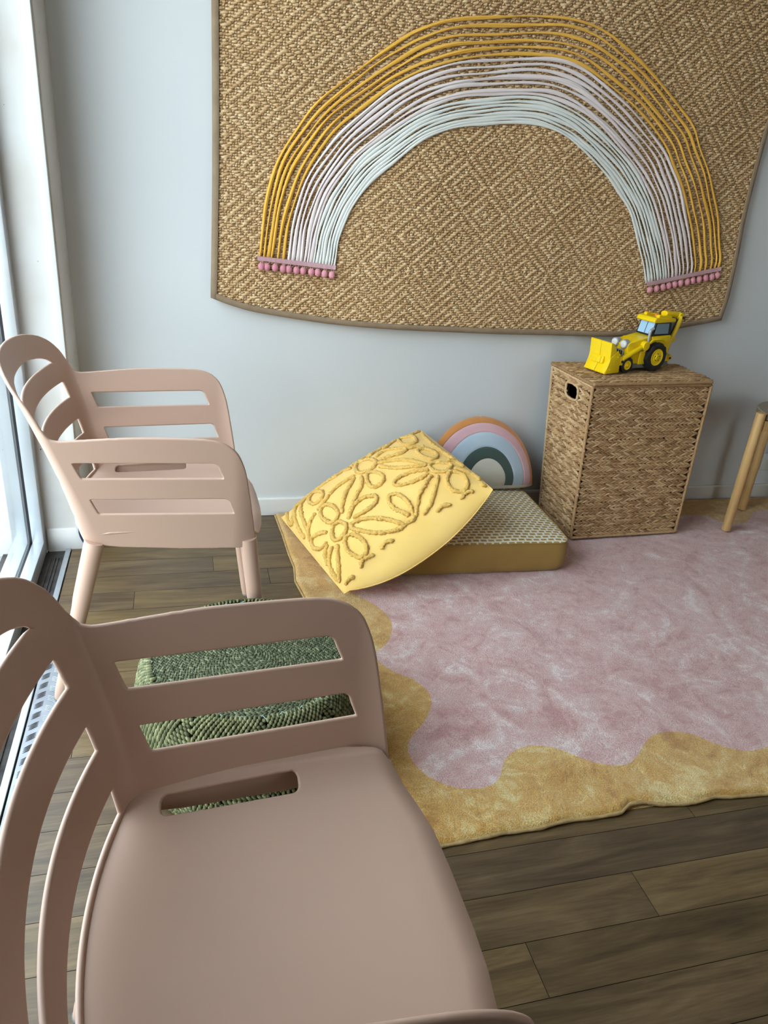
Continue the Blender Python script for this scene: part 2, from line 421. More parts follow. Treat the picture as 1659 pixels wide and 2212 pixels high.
for p, c_ in zip(me.polygons, me_c): cols += list(c_)*p.loop_total
ca.data.foreach_set('color', cols)
me.polygons.foreach_set('material_index', [0 if i % 5 == 0 else 1 for i in range(len(me_f))]); me.update()
fl = link('floor', me, kind='structure')
q = MB(); q.box(-.60, X1+.1, Y0, WALL_Y+.05, -.12, -.012); q.build('floor', M['track'], kind='structure')
boxobj('wall_back', (-.62, X1+.1, WALL_Y, WALL_Y+.12, -.02, ZC), M['wall'])
boxobj('wall_right', (X1, X1+.1, Y0, WALL_Y, -.02, ZC), M['wall_far'])
q = MB(); WX0, WX1, WZ0, WZ1 = 3.2, 4.4, .9, 2.5  # opening for the added fill window
for bb in ((-.62, WX0, -.02, ZC), (WX1, X1+.1, -.02, ZC), (WX0, WX1, -.02, WZ0), (WX0, WX1, WZ1, ZC)): q.box(bb[0], bb[1], Y0-.1, Y0, bb[2], bb[3])
q.build('wall_front', M['wall_far'], kind='structure')
boxobj('wall_left', (-.62, -.45, Y0, .50, -.02, ZC), M['wall_far'])  # unseen wall put here to keep window light off the foreground
boxobj('ceiling', (-.75, X1+.1, Y0-.1, WALL_Y+.12, ZC, ZC+.1), M['ceiling'])
# nib wall beside the window
boxobj('wall_left', (-.62, -.338, 2.39, WALL_Y, -.02, ZC), M['scuffed'], bevel=.002)
# baseboards
q = MB(); q.prism([(WALL_Y,0),(WALL_Y-.013,0),(WALL_Y-.013,.066),(WALL_Y-.008,.072),(WALL_Y,.072)], -.338, X1, 'x'); q.build('baseboard_back', M['trim'], kind='structure', bevel=.001)
q = MB(); q.prism([(2.39,-.012),(2.384,-.012),(2.384,.072),(2.387,.0785),(2.39,.0785)], -.458, -.336, 'x')
q.prism([(-.338,-.0),(-.332,-.0),(-.332,.072),(-.335,.0785),(-.338,.0785)], 2.384, WALL_Y-.012, 'y'); q.build('baseboard_left', M['scuffed'], kind='structure', bevel=.001)
# cable trunking on the nib and cable below it
tk = MB(); tk.box(-.366, -.342, 2.376, 2.39, .066, ZC); tko = tk.build('cable_trunking', M['trim'], bevel=.0015)
tag(tko, 'slim white plastic cable trunking running up the wall corner beside the window', 'cable cover')
cb = MB(); cb.tube([tuple(p) for p in smoothpoly([(-.356,2.38,.10),(-.355,2.378,.066),(-.350,2.374,.045),(-.338,2.366,.025),(-.318,2.362,.009),(-.29,2.40,.006),(-.26,2.5,.006)], 6)], .0042, 8)
tag(cb.build('power_cable', M['cable']), 'navy blue cable coming out of the white trunking behind the far chair', 'cable')

# window on the left: frame, glass, gasket
yj = 2.343; YW = .50  # near end of the window is unseen, set to darken the foreground
fr = MB()
fr.box(-.557, -.511, yj, 2.39, 0, ZC); fr.box(-.497, -.462, yj, 2.39, 0, ZC)
fr.box(-.557, -.511, YW+.05, yj+.001, 0, .05); fr.box(-.497, -.462, YW+.05, yj+.001, 0, .05)
fr.box(-.557, -.462, YW, YW+.05, 0, ZC); fr.box(-.557, -.462, YW+.05, yj, ZC-.05, ZC)
wf = fr.build('window_1', M['rail'], kind='structure', bevel=.0015)
q = MB(); q.box(-.513, -.4955, yj+.004, 2.388, 0, ZC-.01); q.box(-.513, -.4955, YW+.05, yj, 0, .046); q.box(-.513, -.4955, YW+.05, yj, ZC-.046, ZC-.01)
tag(q.build('window_gasket', M['gasket'], wf), 'black rubber gasket')
q = MB(); q.box(-.507, -.501, YW+.05, yj+.006, .04, ZC-.04); q.build('window_pane', M['glass'], wf)
q = MB()
for bb in ((WX0, WX0+.05, WZ0, WZ1), (WX1-.05, WX1, WZ0, WZ1), (WX0, WX1, WZ0, WZ0+.05), (WX0, WX1, WZ1-.05, WZ1), (3.775, 3.825, WZ0, WZ1)): q.box(bb[0], bb[1], Y0-.08, Y0-.02, bb[2], bb[3])
wf2 = q.build('added_fill_window', M['rail'], kind='structure', bevel=.002)  # unseen window added behind the viewer to brighten the right side
q = MB(); q.box(WX0+.04, WX1-.04, Y0-.054, Y0-.048, WZ0+.04, WZ1-.04); q.build('window_pane', M['glass'], wf2)
# track beside the window
q = MB(); q.box(-.462, -.404, YW, 2.39, -.02, -.006)
for xx in (-.447, -.434, -.424): q.box(xx, xx+.004, YW, 2.33, -.006, -.002)
q.build('trim_1', M['track'], kind='structure')
q = MB(); q.box(-.404, -.388, YW, 2.386, -.012, .0035)
q.build('trim_2', M['alu'], kind='structure', bevel=.001)
q = MB(); q.box(-.386, -.3835, .0, 1.83, 0, .0015)
pl = MB(); pl.box(-.3835, -.326, .55, 1.80, 0, .0022)
row = 0; y = .56
while y < 1.79:
    for sgn, x in ((1, -.368), (-1, -.341)):
        yy = y + (0 if sgn > 0 else .019)
        if yy > 1.785: continue
        for k_ in range(4):
            c0 = Vector((x, yy+(k_-1.5)*.0052, .0022)); d = Vector((.0095, sgn*.0062, 0))
            pts = [c0 - d + Vector((0,0,-.0005)), c0 - d*.5+Vector((0,0,.0006)), c0+Vector((0,0,.001)), c0 + d*.5+Vector((0,0,.0006)), c0 + d + Vector((0,0,-.0005))]
            pl.tube(pts, .0011, 6)
    y += .0375
for yy in np.arange(.6, 1.8, .3): pl.cyl((-.379, yy), .0022, .0022, .003, 'z', 10)
pl.build('trim_3', M['cheq'], kind='structure', auto=40)
# outside paving
boxobj('floor', (-9, -.557, -9, 9, -.14, -.04), M['pavement'])

# ---------------------------------------------------------------- chair
def qfit(t):
    c = np.polyfit([a for a,b in t], [b for a,b in t], 2); return lambda z: float(c[0]*z*z+c[1]*z+c[2])
xp = qfit([(.40,-.052),(.44,-.057),(.488,-.069),(.543,-.081),(.587,-.092),(.638,-.106),(.684,-.121),(.728,-.141),(.86,-.196)])
xc = qfit([(.40,-.080),(.44,-.087),(.488,-.105),(.543,-.119),(.638,-.141),(.684,-.155),(.728,-.173),(.86,-.228)])
wp = lambda z: .194+.023*min(max((z-.44)/.2,-.3),1.2)
wr = lambda z: .229+.205*(min(z, .70)-.506)+.02*max(0, z-.7)
ws = lambda z: .253+.19*(z-.504)
xr = lambda z: -.041-.30*(z-.506)
def surf(s, z):
    sg = 1 if s >= 0 else -1; a = abs(s); p, c_, w = xp(z), xc(z), wp(z)
    def side(a):
        x = xr(z)+(a-.265)*(.36-xr(z))/.40; y = wr(z)+(ws(z)-wr(z))*(x-xr(z))/(.25-xr(z))
        if x > .27: y -= .018*min((x-.27)/.06, 1.5)**2
        return x, y
    if a <= .217:
        y = a/.217*w; return (c_+(p-c_)*(y/w)**2, sg*y, z)
    if a <= .265:
        t = (a-.217)/.048; P2 = side(.265); m_ = 2*(p-c_)/w; k_ = (ws(z)-wr(z))/(.25-xr(z))
        y = (P2[1]+k_*(p-m_*w-P2[0]))/(1-k_*m_); x = p+m_*(y-w); b = ((1-t)**2, 2*t*(1-t), t*t)
        return (b[0]*p+b[1]*x+b[2]*P2[0], sg*(b[0]*w+b[1]*y+b[2]*P2[1]), z)
    x, y = side(a); return (x, sg*y, z)
hoop_yz = smoothpoly([(0,.8225),(.053,.8215),(.10,.8185),(.145,.8130),(.185,.8045),(.215,.7945),(.236,.7830),(.250,.7690),(.2585,.7520),(.2625,.7350),(.2645,.7170)], 6)
def s_of_y(y, z):
    lo, hi = 0.0, .275
    for _ in range(40):
        m_ = (lo+hi)/2
        if surf(m_, z)[1] < y: lo = m_
        else: hi = m_
    return (lo+hi)/2
hoop_s = [(s_of_y(y, z), z) for y, z in hoop_yz]
tail = smoothpoly([hoop_s[-1],(.2560,.7050),(.2625,.6955),(.272,.6905),(.288,.6895),(.345,.694),(.41,.698),(.51,.697),(.548,.693),(.572,.683),(.588,.667),(.598,.644),(.606,.61),(.612,.56),(.618,.50),(.6235,.44),(.6255,.418)], 6)
sm = hoop_s[:-1]+[tuple(p) for p in tail]
shell_poly = [( -a, b) for a, b in sm[::-1]][:-1] + sm
shell_poly = shell_poly + [(.624,.413),(.45,.412),(.30,.418),(.262,.423),(.20,.43),(-.20,.43),(-.262,.423),(-.30,.418),(-.45,.412),(-.624,.413)]
inner_half = [(.2155,.7255),(.212,.732),(.203,.741),(.185,.750),(.15,.7595),(.10,.767),(.05,.7695),(0,.770)]
ih = [tuple(p) for p in smoothpoly(inner_half, 6)]
hoop_hole = ih + [(-a, b) for a, b in ih[::-1]][1:]
hoop_hole += [(-.2155+i*.431/24, .7285-.0*i) for i in range(1, 24)]
def strip(z0, z1, w0, w1):   # openings between the back slats
    return [(w0,z0),(w1,z1)]+[(w1-2*w1*i/24, z1) for i in range(1,24)]+[(-w1,z1),(-w0,z0)]+[(-w0+2*w0*i/24, z0) for i in range(1,24)]
DS = .004
def grid(a0, a1, b0, b1, h=DS):
    na = int(round((a1-a0)/h)); nb = int(round((b1-b0)/h))
    return np.linspace(a0, a1, na+1), np.linspace(b0, b1, nb+1)
def shell_D(xs, zs):
    X, Z = np.meshgrid(xs, zs, indexing='ij'); D = poly_sdf(X, Z, shell_poly)
    D = np.minimum(D, -poly_sdf(X, Z, hoop_hole))
    for z0, z1, w0, w1 in ((.638,.684,.2155,.2165),(.543,.587,.2150,.2155),(.442,.488,.2140,.2150)):
        D = np.minimum(D, -poly_sdf(X, Z, strip(z0, z1, w0, w1)))
    A = np.abs(X)
    def slot(z0, z1, sf0, sf1, rr):       # arm slots: rounded at the top front corner
        pts = [(.289,z0),(.285,z0+.004),(.2825,z1-.003),(.287,z1)]
        pts += [(sf1-rr,z1)]+[(sf1-rr+rr*sin(t), z1-rr+rr*cos(t)) for t in np.linspace(.2, pi/2, 6)]+[(sf0,z0+.003),(sf0-.003,z0)]
        return -poly_sdf(A, Z, pts)
    D = np.minimum(D, slot(.5985,.6435,.566,.558,.016)); D = np.minimum(D, slot(.5055,.551,.582,.574,.014))
    return D
T_SH = .0075
def make_chair(label):
    root = empty('armchair', label=label, cat='chair')
    m_ = M['plastic']
    xs, zs = grid(-.265, .265, .40, .84, .0044166); Dd = shell_D(xs, zs)
    edge = lambda v: abs(abs(v[0])-.265) < 1e-6
    shell('backrest', xs, zs, Dd, surf, T_SH, m_, root, edge)
    for sg in (1, -1):
        a, b = (.265, .64) if sg > 0 else (-.64, -.265)
        xs, zs = grid(a, b, .40, .72); shell('armrest', xs, zs, shell_D(xs, zs), surf, T_SH, m_, root, edge)
    # seat
    rear = [(-.2,-.052),(-.19,-.057),(-.125,-.078),(-.06,-.0865),(0,-.088),(.06,-.0865),(.125,-.078),(.19,-.057),(.2,-.052)]
    sx, sy = grid(-.10, .38, -.26, .26)
    X, Y = np.meshgrid(sx, sy, indexing='ij'); A = np.abs(Y)
    xr_ = np.interp(Y, [r[0] for r in rear], [r[1] for r in rear])
    side_w = np.interp(X, [-.06,-.03,0,.1,.25,.30,.345], [.198,.2160,.2235,.2305,.241,.233,.222])
    fx = np.interp(A, [0,.05,.10,.14,.18,.20,.215,.228], [.356,.3555,.352,.347,.338,.331,.322,.309])
    Ds = np.minimum(np.minimum(X-xr_, side_w-A), fx-X)
    Ds = np.minimum(Ds, -rrect(X, A-.052*(X-.0865), .0865, .1990, .0975, .0172, .013))
    def seatz(x, y):
        u = (x+.088)/.44; a = abs(y)
        z = .4365 - .007*max(0, 1-((x-.11)/.19)**2)*max(0, 1-(a/.2)**2)
        d = .356-x - .22*max(0, a-.1)
        z -= .018*max(0, 1-d/.035)**2 if d < .035 else 0
        e_ = max(0, (a-.178)/.045); z += .019*min(e_,1.1)**2
        return z
    shell('seat', sx, sy, Ds, lambda x, y: (x, y, seatz(x, y)), .007, m_, root)
    # front apron under the seat lip
    q = MB()
    pts = [(np.interp(abs(y), [0,.05,.10,.14,.18,.20,.215,.228], [.356,.3555,.352,.347,.338,.331,.322,.309])-.004, y) for y in np.linspace(-.225,.225,40)]
    vs = []; fs = []
    for x, y in pts:
        z0 = seatz(x, y)-.001
        vs += [(x,y,z0),(x+.001,y,z0-.008),(x-.004,y,z0-.028),(x-.008,y,z0-.028),(x-.007,y,z0-.004)]
    for i in range(39):
        for j in range(5): fs.append((i*5+j,(i+1)*5+j,(i+1)*5+(j+1)%5,i*5+(j+1)%5))
    q.add(vs, fs); q.build('seat_apron', m_, root, auto=60)
    for sg in (1,-1):
        q = MB()
        def leg(p0, p1, r0, r1, oct_=False):
            n = 20; pts = [Vector(p0).lerp(Vector(p1), t) for t in np.linspace(0,1,n)]
            rr = [r0+(r1-r0)*t for t in np.linspace(0,1,n)]; rr[-1] *= .9
            q.tube(pts, rr, 24)
        leg((-.034, sg*.207, .428), (-.146, sg*.213, .004), .0215, .0165)
        o_ = q.build('leg', m_, root, auto=50)
        f_ = MB(); f_.cyl((-.1465, sg*.213), .0155, 0, .005, 'z', 20); f_.build('foot_cap', M['tgrey'], o_)
        q = MB()
        leg((.308, sg*.2290, .430), (.352, sg*.213, .004), .0205, .0155)
        o_ = q.build('leg', m_, root, auto=50)
        f_ = MB(); f_.cyl((.352, sg*.213), .0145, 0, .005, 'z', 20); f_.build('foot_cap', M['tgrey'], o_)
    return root
ch = make_chair('blush pink plastic armchair in the foreground, seen from above, nearest to the viewer')
ch.location = (-.040, .585, 0); ch.rotation_euler = (0, 0, .0096)
def copy_tree(o, parent=None):
    c = o.copy(); COL.objects.link(c); c.parent = parent
    for q_ in [x for x in bpy.data.objects if x.parent == o]: copy_tree(q_, c)
    return c
ch['group'] = 'blush pink armchairs'
ch2 = copy_tree(ch); ch2.location = (-.179, 1.809, 0); ch2.rotation_euler = (0,0,.021)
ch2['label'] = 'blush pink plastic armchair standing beside the window and back wall, behind the foreground chair'
# ---------------------------------------------------------------- wall hanging
HY = WALL_Y - .016
def hy(x, z):      # the hanging ripples slightly and lifts from the wall lower down
    r = .004*sin(x*7.3+z*2)+.003*sin(x*13+1.3-z*3)
    return HY - max(0, 1.35-z)*.016 - r*(1 if z < 1.7 else .6) - .004
hang = empty('wall_hanging', (1.1, WALL_Y, .72), label='large woven seagrass rug hung on the wall with a yarn rainbow stitched on it', cat='wall hanging')
hinv = Vector((-1.1, -WALL_Y, -.72))
def shift(arr, off): 
    return np.asarray(arr, float)+np.array(off)
left_e = [(.112,2.12),(.1105,1.66),(.1085,1.41),(.104,1.156),(.093,.815)]
bot_e = [(.093,.815),(.17,.790),(.256,.771),(.482,.742),(.737,.730),(1.005,.726),(1.286,.725),(1.622,.731),(1.88,.765),(2.083,.805)]
right_e = [(2.083,.805),(2.092,.90),(2.088,1.05),(2.078,1.20),(2.078,1.41),(2.08,1.513),(2.09,2.12)]
outline = [tuple(p) for p in smoothpoly(left_e, 6)][:-1]+[tuple(p) for p in smoothpoly(bot_e, 6)][:-1]+[tuple(p) for p in smoothpoly(right_e, 6)]
ol = np.array(outline)
def inside_d(x, z):
    return poly_sdf(np.array(x), np.array(z), outline)
# backing
gx = np.linspace(.07, 2.12, 206); gz = np.linspace(.70, 2.14, 145)
X, Z = np.meshgrid(gx, gz, indexing='ij'); D = poly_sdf(X, Z, outline)
V2, polys = clip_grid(gx, gz, D-.004)
bmv = [(x-1.1, hy(x,z)-WALL_Y, z-.72) for x, z in V2]; n0 = len(bmv); bmv += [(x-1.1, min(hy(x,z)+.006, WALL_Y-.001)-WALL_Y, z-.72) for x, z in V2]
bf = [tuple(p) for p in polys]+[tuple(n0+i for i in p[::-1]) for p in polys]
# stitches: diamond twill
WP, RP = .0088, .0079
nW, nR = int(2.02/WP), int(1.44/RP)
def tri(i, n_):
    q_ = i % (2*n_); return q_ if q_ < n_ else 2*n_-q_
cen, hal, ang = [], [], []
for j in range(nR):
    zz = .715+(j+.5)*RP
    jj = tri(j+3, 11) if zz > .93 else j+3
    i = 0; run = 0; start = 0
    for i in range(nW+1):
        tt = tri(i+4, 10)
        over = ((tt+jj) % 4) in (0, 1) and i < nW
        if over:
            if run == 0: start = i
            run += 1
        elif run:
            x0 = .09+start*WP; x1 = .09+(start+run)*WP
            cen.append(((x0+x1)/2, zz)); hal.append((x1-x0)/2*1.06); run = 0
cen = np.array(cen); hal = np.array(hal); dd = poly_sdf(cen[:,0], cen[:,1], outline)
keep = dd > .016; cen = cen[keep]; hal = hal[keep]; n = len(cen)
cen = cen+rng.normal(0, .0006, cen.shape)
slant = .30+rng.normal(0, .08, n)
yy = np.array([hy(x, z) for x, z in cen])
C = np.stack([cen[:,0]-1.1, yy-WALL_Y-.0026, cen[:,1]-.72], 1)
hl = hal*(1+rng.normal(0, .05, n)); th = .0047*(1+rng.normal(0, .1, n))
A_ = np.stack([hl*np.cos(slant*.6), np.zeros(n), hl*np.sin(slant*.6)], 1)
B_ = np.stack([-th*np.sin(slant*.6), np.zeros(n), th*np.cos(slant*.6)], 1)
D_ = np.stack([np.zeros(n), -np.full(n, .0030), np.zeros(n)], 1)
Vs, Fs = blobs(C, A_, B_, D_, 6, 5)
# strands split in two plies: small secondary ply above
C2 = C+np.stack([hl*.25, -np.full(n, .0012), th*.35], 1)
Vs2, Fs2 = blobs(C2, A_*.62, B_*.5, D_*.8, 6, 4)
gx_, gz_ = np.meshgrid(np.arange(.1, 2.08, WP), np.arange(.72, 2.12, RP)); gc = np.stack([gx_.ravel(), gz_.ravel()], 1)
gc = gc+rng.normal(0, .0008, gc.shape); gc = gc[poly_sdf(gc[:,0], gc[:,1], outline) > .017]; n3 = len(gc); y3 = np.array([hy(x, z) for x, z in gc])
an = rng.normal(.25, .25, n3); V3, F3 = blobs(np.stack([gc[:,0]-1.1, y3-WALL_Y-.0008, gc[:,1]-.72], 1), np.stack([.0050*np.cos(an), 0*an, .0050*np.sin(an)], 1), np.stack([-.0035*np.sin(an), 0*an, .0035*np.cos(an)], 1), np.stack([0*an, -.0030+0*an, 0*an], 1), 5, 4)
V0 = np.array(bmv); 
mb = MB(); mb.add(bmv, bf, 0)
nb = len(bmv)
allV = np.concatenate([V0, Vs, Vs2, V3]); Fq = np.concatenate([Fs+nb, Fs2+nb+len(Vs), F3+nb+len(Vs)+len(Vs2)])
me = bpy.data.meshes.new('woven_panel')
faces = [tuple(f) for f in bf]+[tuple(int(a) for a in f) for f in Fq]
me.from_pydata(allV.tolist(), [], faces); me.materials.append(M['sea_base']); me.materials.append(M['sea'])
me.polygons.foreach_set('material_index', [0]*len(bf)+[1]*len(Fq)); me.polygons.foreach_set('use_smooth', [True]*len(faces)); me.update(); me.validate()
link('woven_panel', me, hang)
# binding tape around the edge
def offset_line(pts, d):
    out = []
    for i, p in enumerate(pts):
        a = np.array(pts[max(i-1,0)]); b = np.array(pts[min(i+1,len(pts)-1)]); t = (b-a)/np.linalg.norm(b-a)
        out.append((p[0]-t[1]*d, p[1]+t[0]*d))
    return out
W_B = .020
inner = offset_line(outline, W_B)
nl = len(smoothpoly(left_e, 6))-1; nb_ = nl+len(smoothpoly(bot_e, 6))-1
vs, fs = [], []
for (ox, oz), (ix, iz) in zip(outline, inner):
    oy, iy = hy(ox, oz), hy(ix, iz)
    ux, uz = (ox-ix)/W_B, (oz-iz)/W_B
    for (x, z, y) in ((ix,iz,iy-.0035),(ix,iz,iy-.0085),(ix+ux*.005,iz+uz*.005,iy-.0105),(ox-ux*.006,oz-uz*.006,oy-.0095),(ox,oz,oy-.004),(ox,oz,min(oy+.004,WALL_Y-.001)),(ox-ux*.006,oz-uz*.006,min(oy+.006,WALL_Y-.0008))):
        vs.append((x-1.1, y-WALL_Y, z-.72))
K = 7
for i in range(len(outline)-1):
    for j in range(K-1): fs.append((i*K+j,(i+1)*K+j,(i+1)*K+j+1,i*K+j+1))
q = MB(); q.add(vs, fs); tag(q.build('binding', M['binding'], hang, auto=60), 'taupe cotton edge tape')
# yarn rainbow
outl = [(.2535,.955),(.262,1.04),(.279,1.141),(.31,1.245),(.365,1.335),(.436,1.425),(.569,1.533),(.66,1.594),(.731,1.636),(.847,1.68),(1.03,1.710),(1.12,1.722),(1.22,1.727),(1.32,1.712),(1.418,1.674),(1.557,1.609),(1.692,1.517),(1.76,1.463),(1.802,1.402),(1.86,1.33),(1.906,1.256),(1.955,1.175),(1.991,1.081),(2.008,1.04),(2.008,1.005)]
innl = [(.503,.935),(.507,.97),(.512,1.02),(.533,1.08),(.560,1.135),(.615,1.214),(.689,1.276),(.777,1.345),(.853,1.378),(.915,1.394),(.98,1.406),(1.045,1.418),(1.11,1.423),(1.17,1.422),(1.231,1.411),(1.29,1.392),(1.347,1.361),(1.41,1.322),(1.473,1.280),(1.523,1.232),(1.572,1.180),(1.61,1.12),(1.642,1.058),(1.672,1.0),(1.700,.935)]
def resamp(pl, n):
    P = np.array(smoothpoly(pl, 10)); s = np.r_[0, np.cumsum(np.linalg.norm(np.diff(P, axis=0), axis=1))]; u = np.linspace(0, s[-1], n)
    return np.stack([np.interp(u, s, P[:,0]), np.interp(u, s, P[:,1])], 1)
NY = 110
OUT, INN = resamp(outl, NY), resamp(innl, NY)
top_px = [39,56,74,90,105,119,128,141,153,167,179,196,203,213,222,230,238,246,254,260,266]
lf_px = [554,563,572,579,593,605,617,626,636,644,652,659,665,672,679,686,693,700,707,713,719]
rt_px = [1540,1532,1523,1511,1500,1488,1481,1472,1463,1455,1448,1440,1432,1426,1421,1415,1409,1403,1397,1391,1385]
for i in range(21):
    tt = (top_px[i]-39)/227; tl = (lf_px[i]-554)/165; tr = (1540-rt_px[i])/155
    u = np.linspace(0, 1, NY); T = np.where(u < .42, tl+(tt-tl)*np.clip(u/.42,0,1)**.8, tt+(tr-tt)*np.clip((u-.42)/.58,0,1)**1.3)
    m_ = M['yarn_y'] if i < 6 else (M['yarn_p'] if i < 13 else M['yarn_w'])
    ph = rng.uniform(0, 6.28, 4); wob = .0035 if i < 13 else .0022
    pts = []; wd = []
    base_w = .0048 if i < 6 else (.0052 if i < 13 else .0052)
    for q_ in range(NY):
        p = OUT[q_]*(1-T[q_])+INN[q_]*T[q_]
        nrm = (OUT[q_]-INN[q_]); nrm /= np.linalg.norm(nrm)+1e-9
        w_ = wob*(sin(q_*.23+ph[0])*.6+sin(q_*.41+ph[1])*.4)*min(1, q_/6, (NY-1-q_)/6)
        p = p+nrm*w_
        g_ = 1+.28*sin(q_*.19+ph[2])+.2*sin(q_*.5+ph[3])
        if i in (9, 11) and .38 < u[q_] < .75: g_ *= 1.55
        pts.append((p[0]-1.1, hy(p[0],p[1])-WALL_Y-.0092, p[1]-.72)); wd.append(base_w*.92*max(.6,g_))
    mb = MB()
    mb.tube(pts, [.0026]*NY, 8, ry=wd, up=(0,-1,0))
    if i in (0,1,3,4,6,9,11):      # a second ply lying along the strand
        p2 = [(x, y-.0016, z+.002*sin(k_*.3)) for k_, (x,y,z) in enumerate(pts)]; mb.tube(p2, [.0018]*NY, 6, ry=[w_*.45 for w_ in wd], up=(0,-1,0))
    lab = 'mustard yellow yarn strand' if i < 6 else ('pale pink yarn strand' if i < 13 else 'white yarn strand')
    tag(mb.build('yarn', m_, hang, auto=0), lab)
# pompom trims
def trim(a, b, n, idx):
    a, b = Vector(a), Vector(b); mb = MB(); K_ = 40; vs = []; fs = []
    d = (b-a).normalized(); nn = Vector((-d.z, 0, d.x)) if d.x > 0 else Vector((d.z, 0, -d.x))
    for k_ in range(K_+1):
        p = a.lerp(b, k_/K_); y = hy(p.x, p.z)-.0125-.0012*sin(k_*2.4)
        for off_, dy_ in ((-.0075,.003),(-.0065,-.0008),(.0065,-.0008),(.0075,.003)):
            vs.append((p.x+nn.x*off_-1.1, y+dy_-WALL_Y, p.z+nn.z*off_-.72))
    for k_ in range(K_):
        for j in range(3): fs.append((k_*4+j,(k_+1)*4+j,(k_+1)*4+j+1,k_*4+j+1))
    mb.add(vs, fs); tr_ = mb.build('pompom_trim', M['pomtape'], hang, auto=60); tr_['label'] = 'dusty pink pompom braid'
    for k_ in range(n):
        t = (k_+.5)/n; p = a.lerp(b, t)-nn*.0235+Vector((rng.uniform(-.003,.003),0,rng.uniform(-.0015,.0015)))
        pb = MB(); pb.sphere((p.x-1.1, hy(p.x,p.z)-.014-WALL_Y, p.z-.72), .0125, 16, 12, sq=(.92,.8,1))
        vv = []
        for v in pb.v:
            q_ = Vector(v); c_ = Vector((p.x-1.1, hy(p.x,p.z)-.014-WALL_Y, p.z-.72)); r_ = q_-c_
            vv.append(tuple(c_+r_*(1+.07*noise.noise(q_*420)+.02*random.random())))
        pb.v = vv
        for sx_ in (-.004, .004):
            pb.tube([(p.x+sx_-1.1+nn.x*.016, hy(p.x,p.z)-.0155-WALL_Y, p.z+nn.z*.016-.72),(p.x+sx_*.4-1.1+nn.x*.006, hy(p.x,p.z)-.022-WALL_Y, p.z+nn.z*.006-.72)], .0008, 5, cap=False)
        pb.build('pompom', M['pom'], tr_, auto=0)
trim((.245,0,.948), (.507,0,.930), 11, 0)
trim((1.700,0,.930), (2.018,0,1.000), 12, 1)

# ---------------------------------------------------------------- floor rug
RX1 = 2.64
def rug_left(y): return float(np.interp(y, [1.0,1.3,1.6,1.97,2.08,2.17,2.27,2.41,2.6], [.45,.42,.375,.346,.331,.340,.334,.331,.322]))
def rug_front(x): return float(np.interp(x, [.40,.475,.62,.70,.769,.84,.90,.93,.965,1.01,1.085,1.14,1.2,1.28,1.45,1.7,2.0,2.3,2.64], [1.003,1.001,1.008,1.006,1.014,1.012,1.013,1.030,1.029,1.018,1.010,1.017,1.010,1.004,1.0,1.012,1.0,1.008,1.0]))
rug = empty('area_rug', (1.5, 1.8, 0), label='large fluffy rug with a pink centre and a wavy gold border on the planks', cat='rug')
pk = [(.49,1.99),(.515,1.945),(.548,1.90),(.572,1.845),(.576,1.78),(.545,1.70),(.497,1.650),(.489,1.615),(.523,1.562),(.565,1.52),(.588,1.475),(.592,1.44),(.578,1.40),(.545,1.353),(.503,1.312),(.481,1.27),(.482,1.225),(.507,1.173),(.558,1.133),(.623,1.125),(.662,1.145),(.684,1.178),(.704,1.203),(.742,1.225),(.785,1.232),(.838,1.216),(.878,1.180),(.907,1.158),(.95,1.139),(.988,1.137),(1.025,1.155),(1.063,1.187),(1.10,1.212),(1.137,1.221),(1.18,1.217),(1.221,1.200),(1.245,1.172),(1.280,1.142),(1.325,1.125),(1.381,1.132),(1.44,1.17),(1.52,1.215),(1.6,1.20),(1.68,1.14),(1.76,1.13),(1.84,1.18),(1.94,1.22),(2.04,1.17),(2.14,1.13),(2.24,1.19),(2.32,1.17),(2.39,1.13),(2.45,1.2),(2.40,1.3),(2.42,1.4),(2.5,1.5),(2.42,1.62),(2.40,1.72),(2.5,1.82),(2.42,1.95),(2.41,2.05),(2.5,2.15),(2.45,2.25),(2.50,2.36),(2.475,2.44),(2.40,2.435),(2.355,2.40),(2.30,2.352),(2.248,2.333),(2.19,2.338),(2.158,2.365),(2.145,2.40),(2.10,2.425),(2.044,2.428),(1.95,2.39),(1.85,2.36),(1.75,2.43),(1.62,2.45),(1.5,2.38),(1.38,2.37),(1.28,2.44),(1.16,2.45),(1.05,2.38),(.93,2.37),(.83,2.44),(.72,2.46),(.62,2.41),(.60,2.30),(.52,2.24),(.46,2.16),(.50,2.08),(.48,2.03)]
pk = [tuple(p) for p in smoothpoly(pk, 4, True)]
gx = np.linspace(.30, RX1, 391); gy = np.linspace(.99, 2.59, 267)
X, Y = np.meshgrid(gx, gy, indexing='ij')
L_ = np.array([rug_left(y) for y in gy])[None,:]; Fr = np.array([rug_front(x) for x in gx])[:,None]
De = np.minimum(np.minimum(X-L_, Y-Fr), np.minimum(RX1-X, 2.588-Y)); Dp = poly_sdf(X, Y, pk)
def rugz(x, y):
    d = min(x-rug_left(y), y-rug_front(x), RX1-x, 2.59-y)
    h = .0150+.0018*noise.noise(Vector((x*5, y*5, 0)))+.0016*noise.noise(Vector((x*14, y*14, 3)))+.0009*noise.noise(Vector((x*60, y*60, 9)))
    # pinched folds along the front edge
    for cx_, a_, w_ in ((.945,.005,.045),(.745,.003,.05),(1.13,.0025,.04),(.60,.002,.04)):
        h += a_*math.exp(-((x-cx_)/w_)**2)*math.exp(-((y-1.01)/.07)**2)
    e_ = max(0, 1-d/.012)
    return h-.0085*e_*e_
mb = MB()
for Dq, mi in ((np.minimum(De, Dp), 1), (np.minimum(De, -Dp), 0)):
    V2, polys = clip_grid(gx, gy, Dq); mb.add([(x-1.5, y-1.8, rugz(x,y)) for x, y in V2], polys, mi)
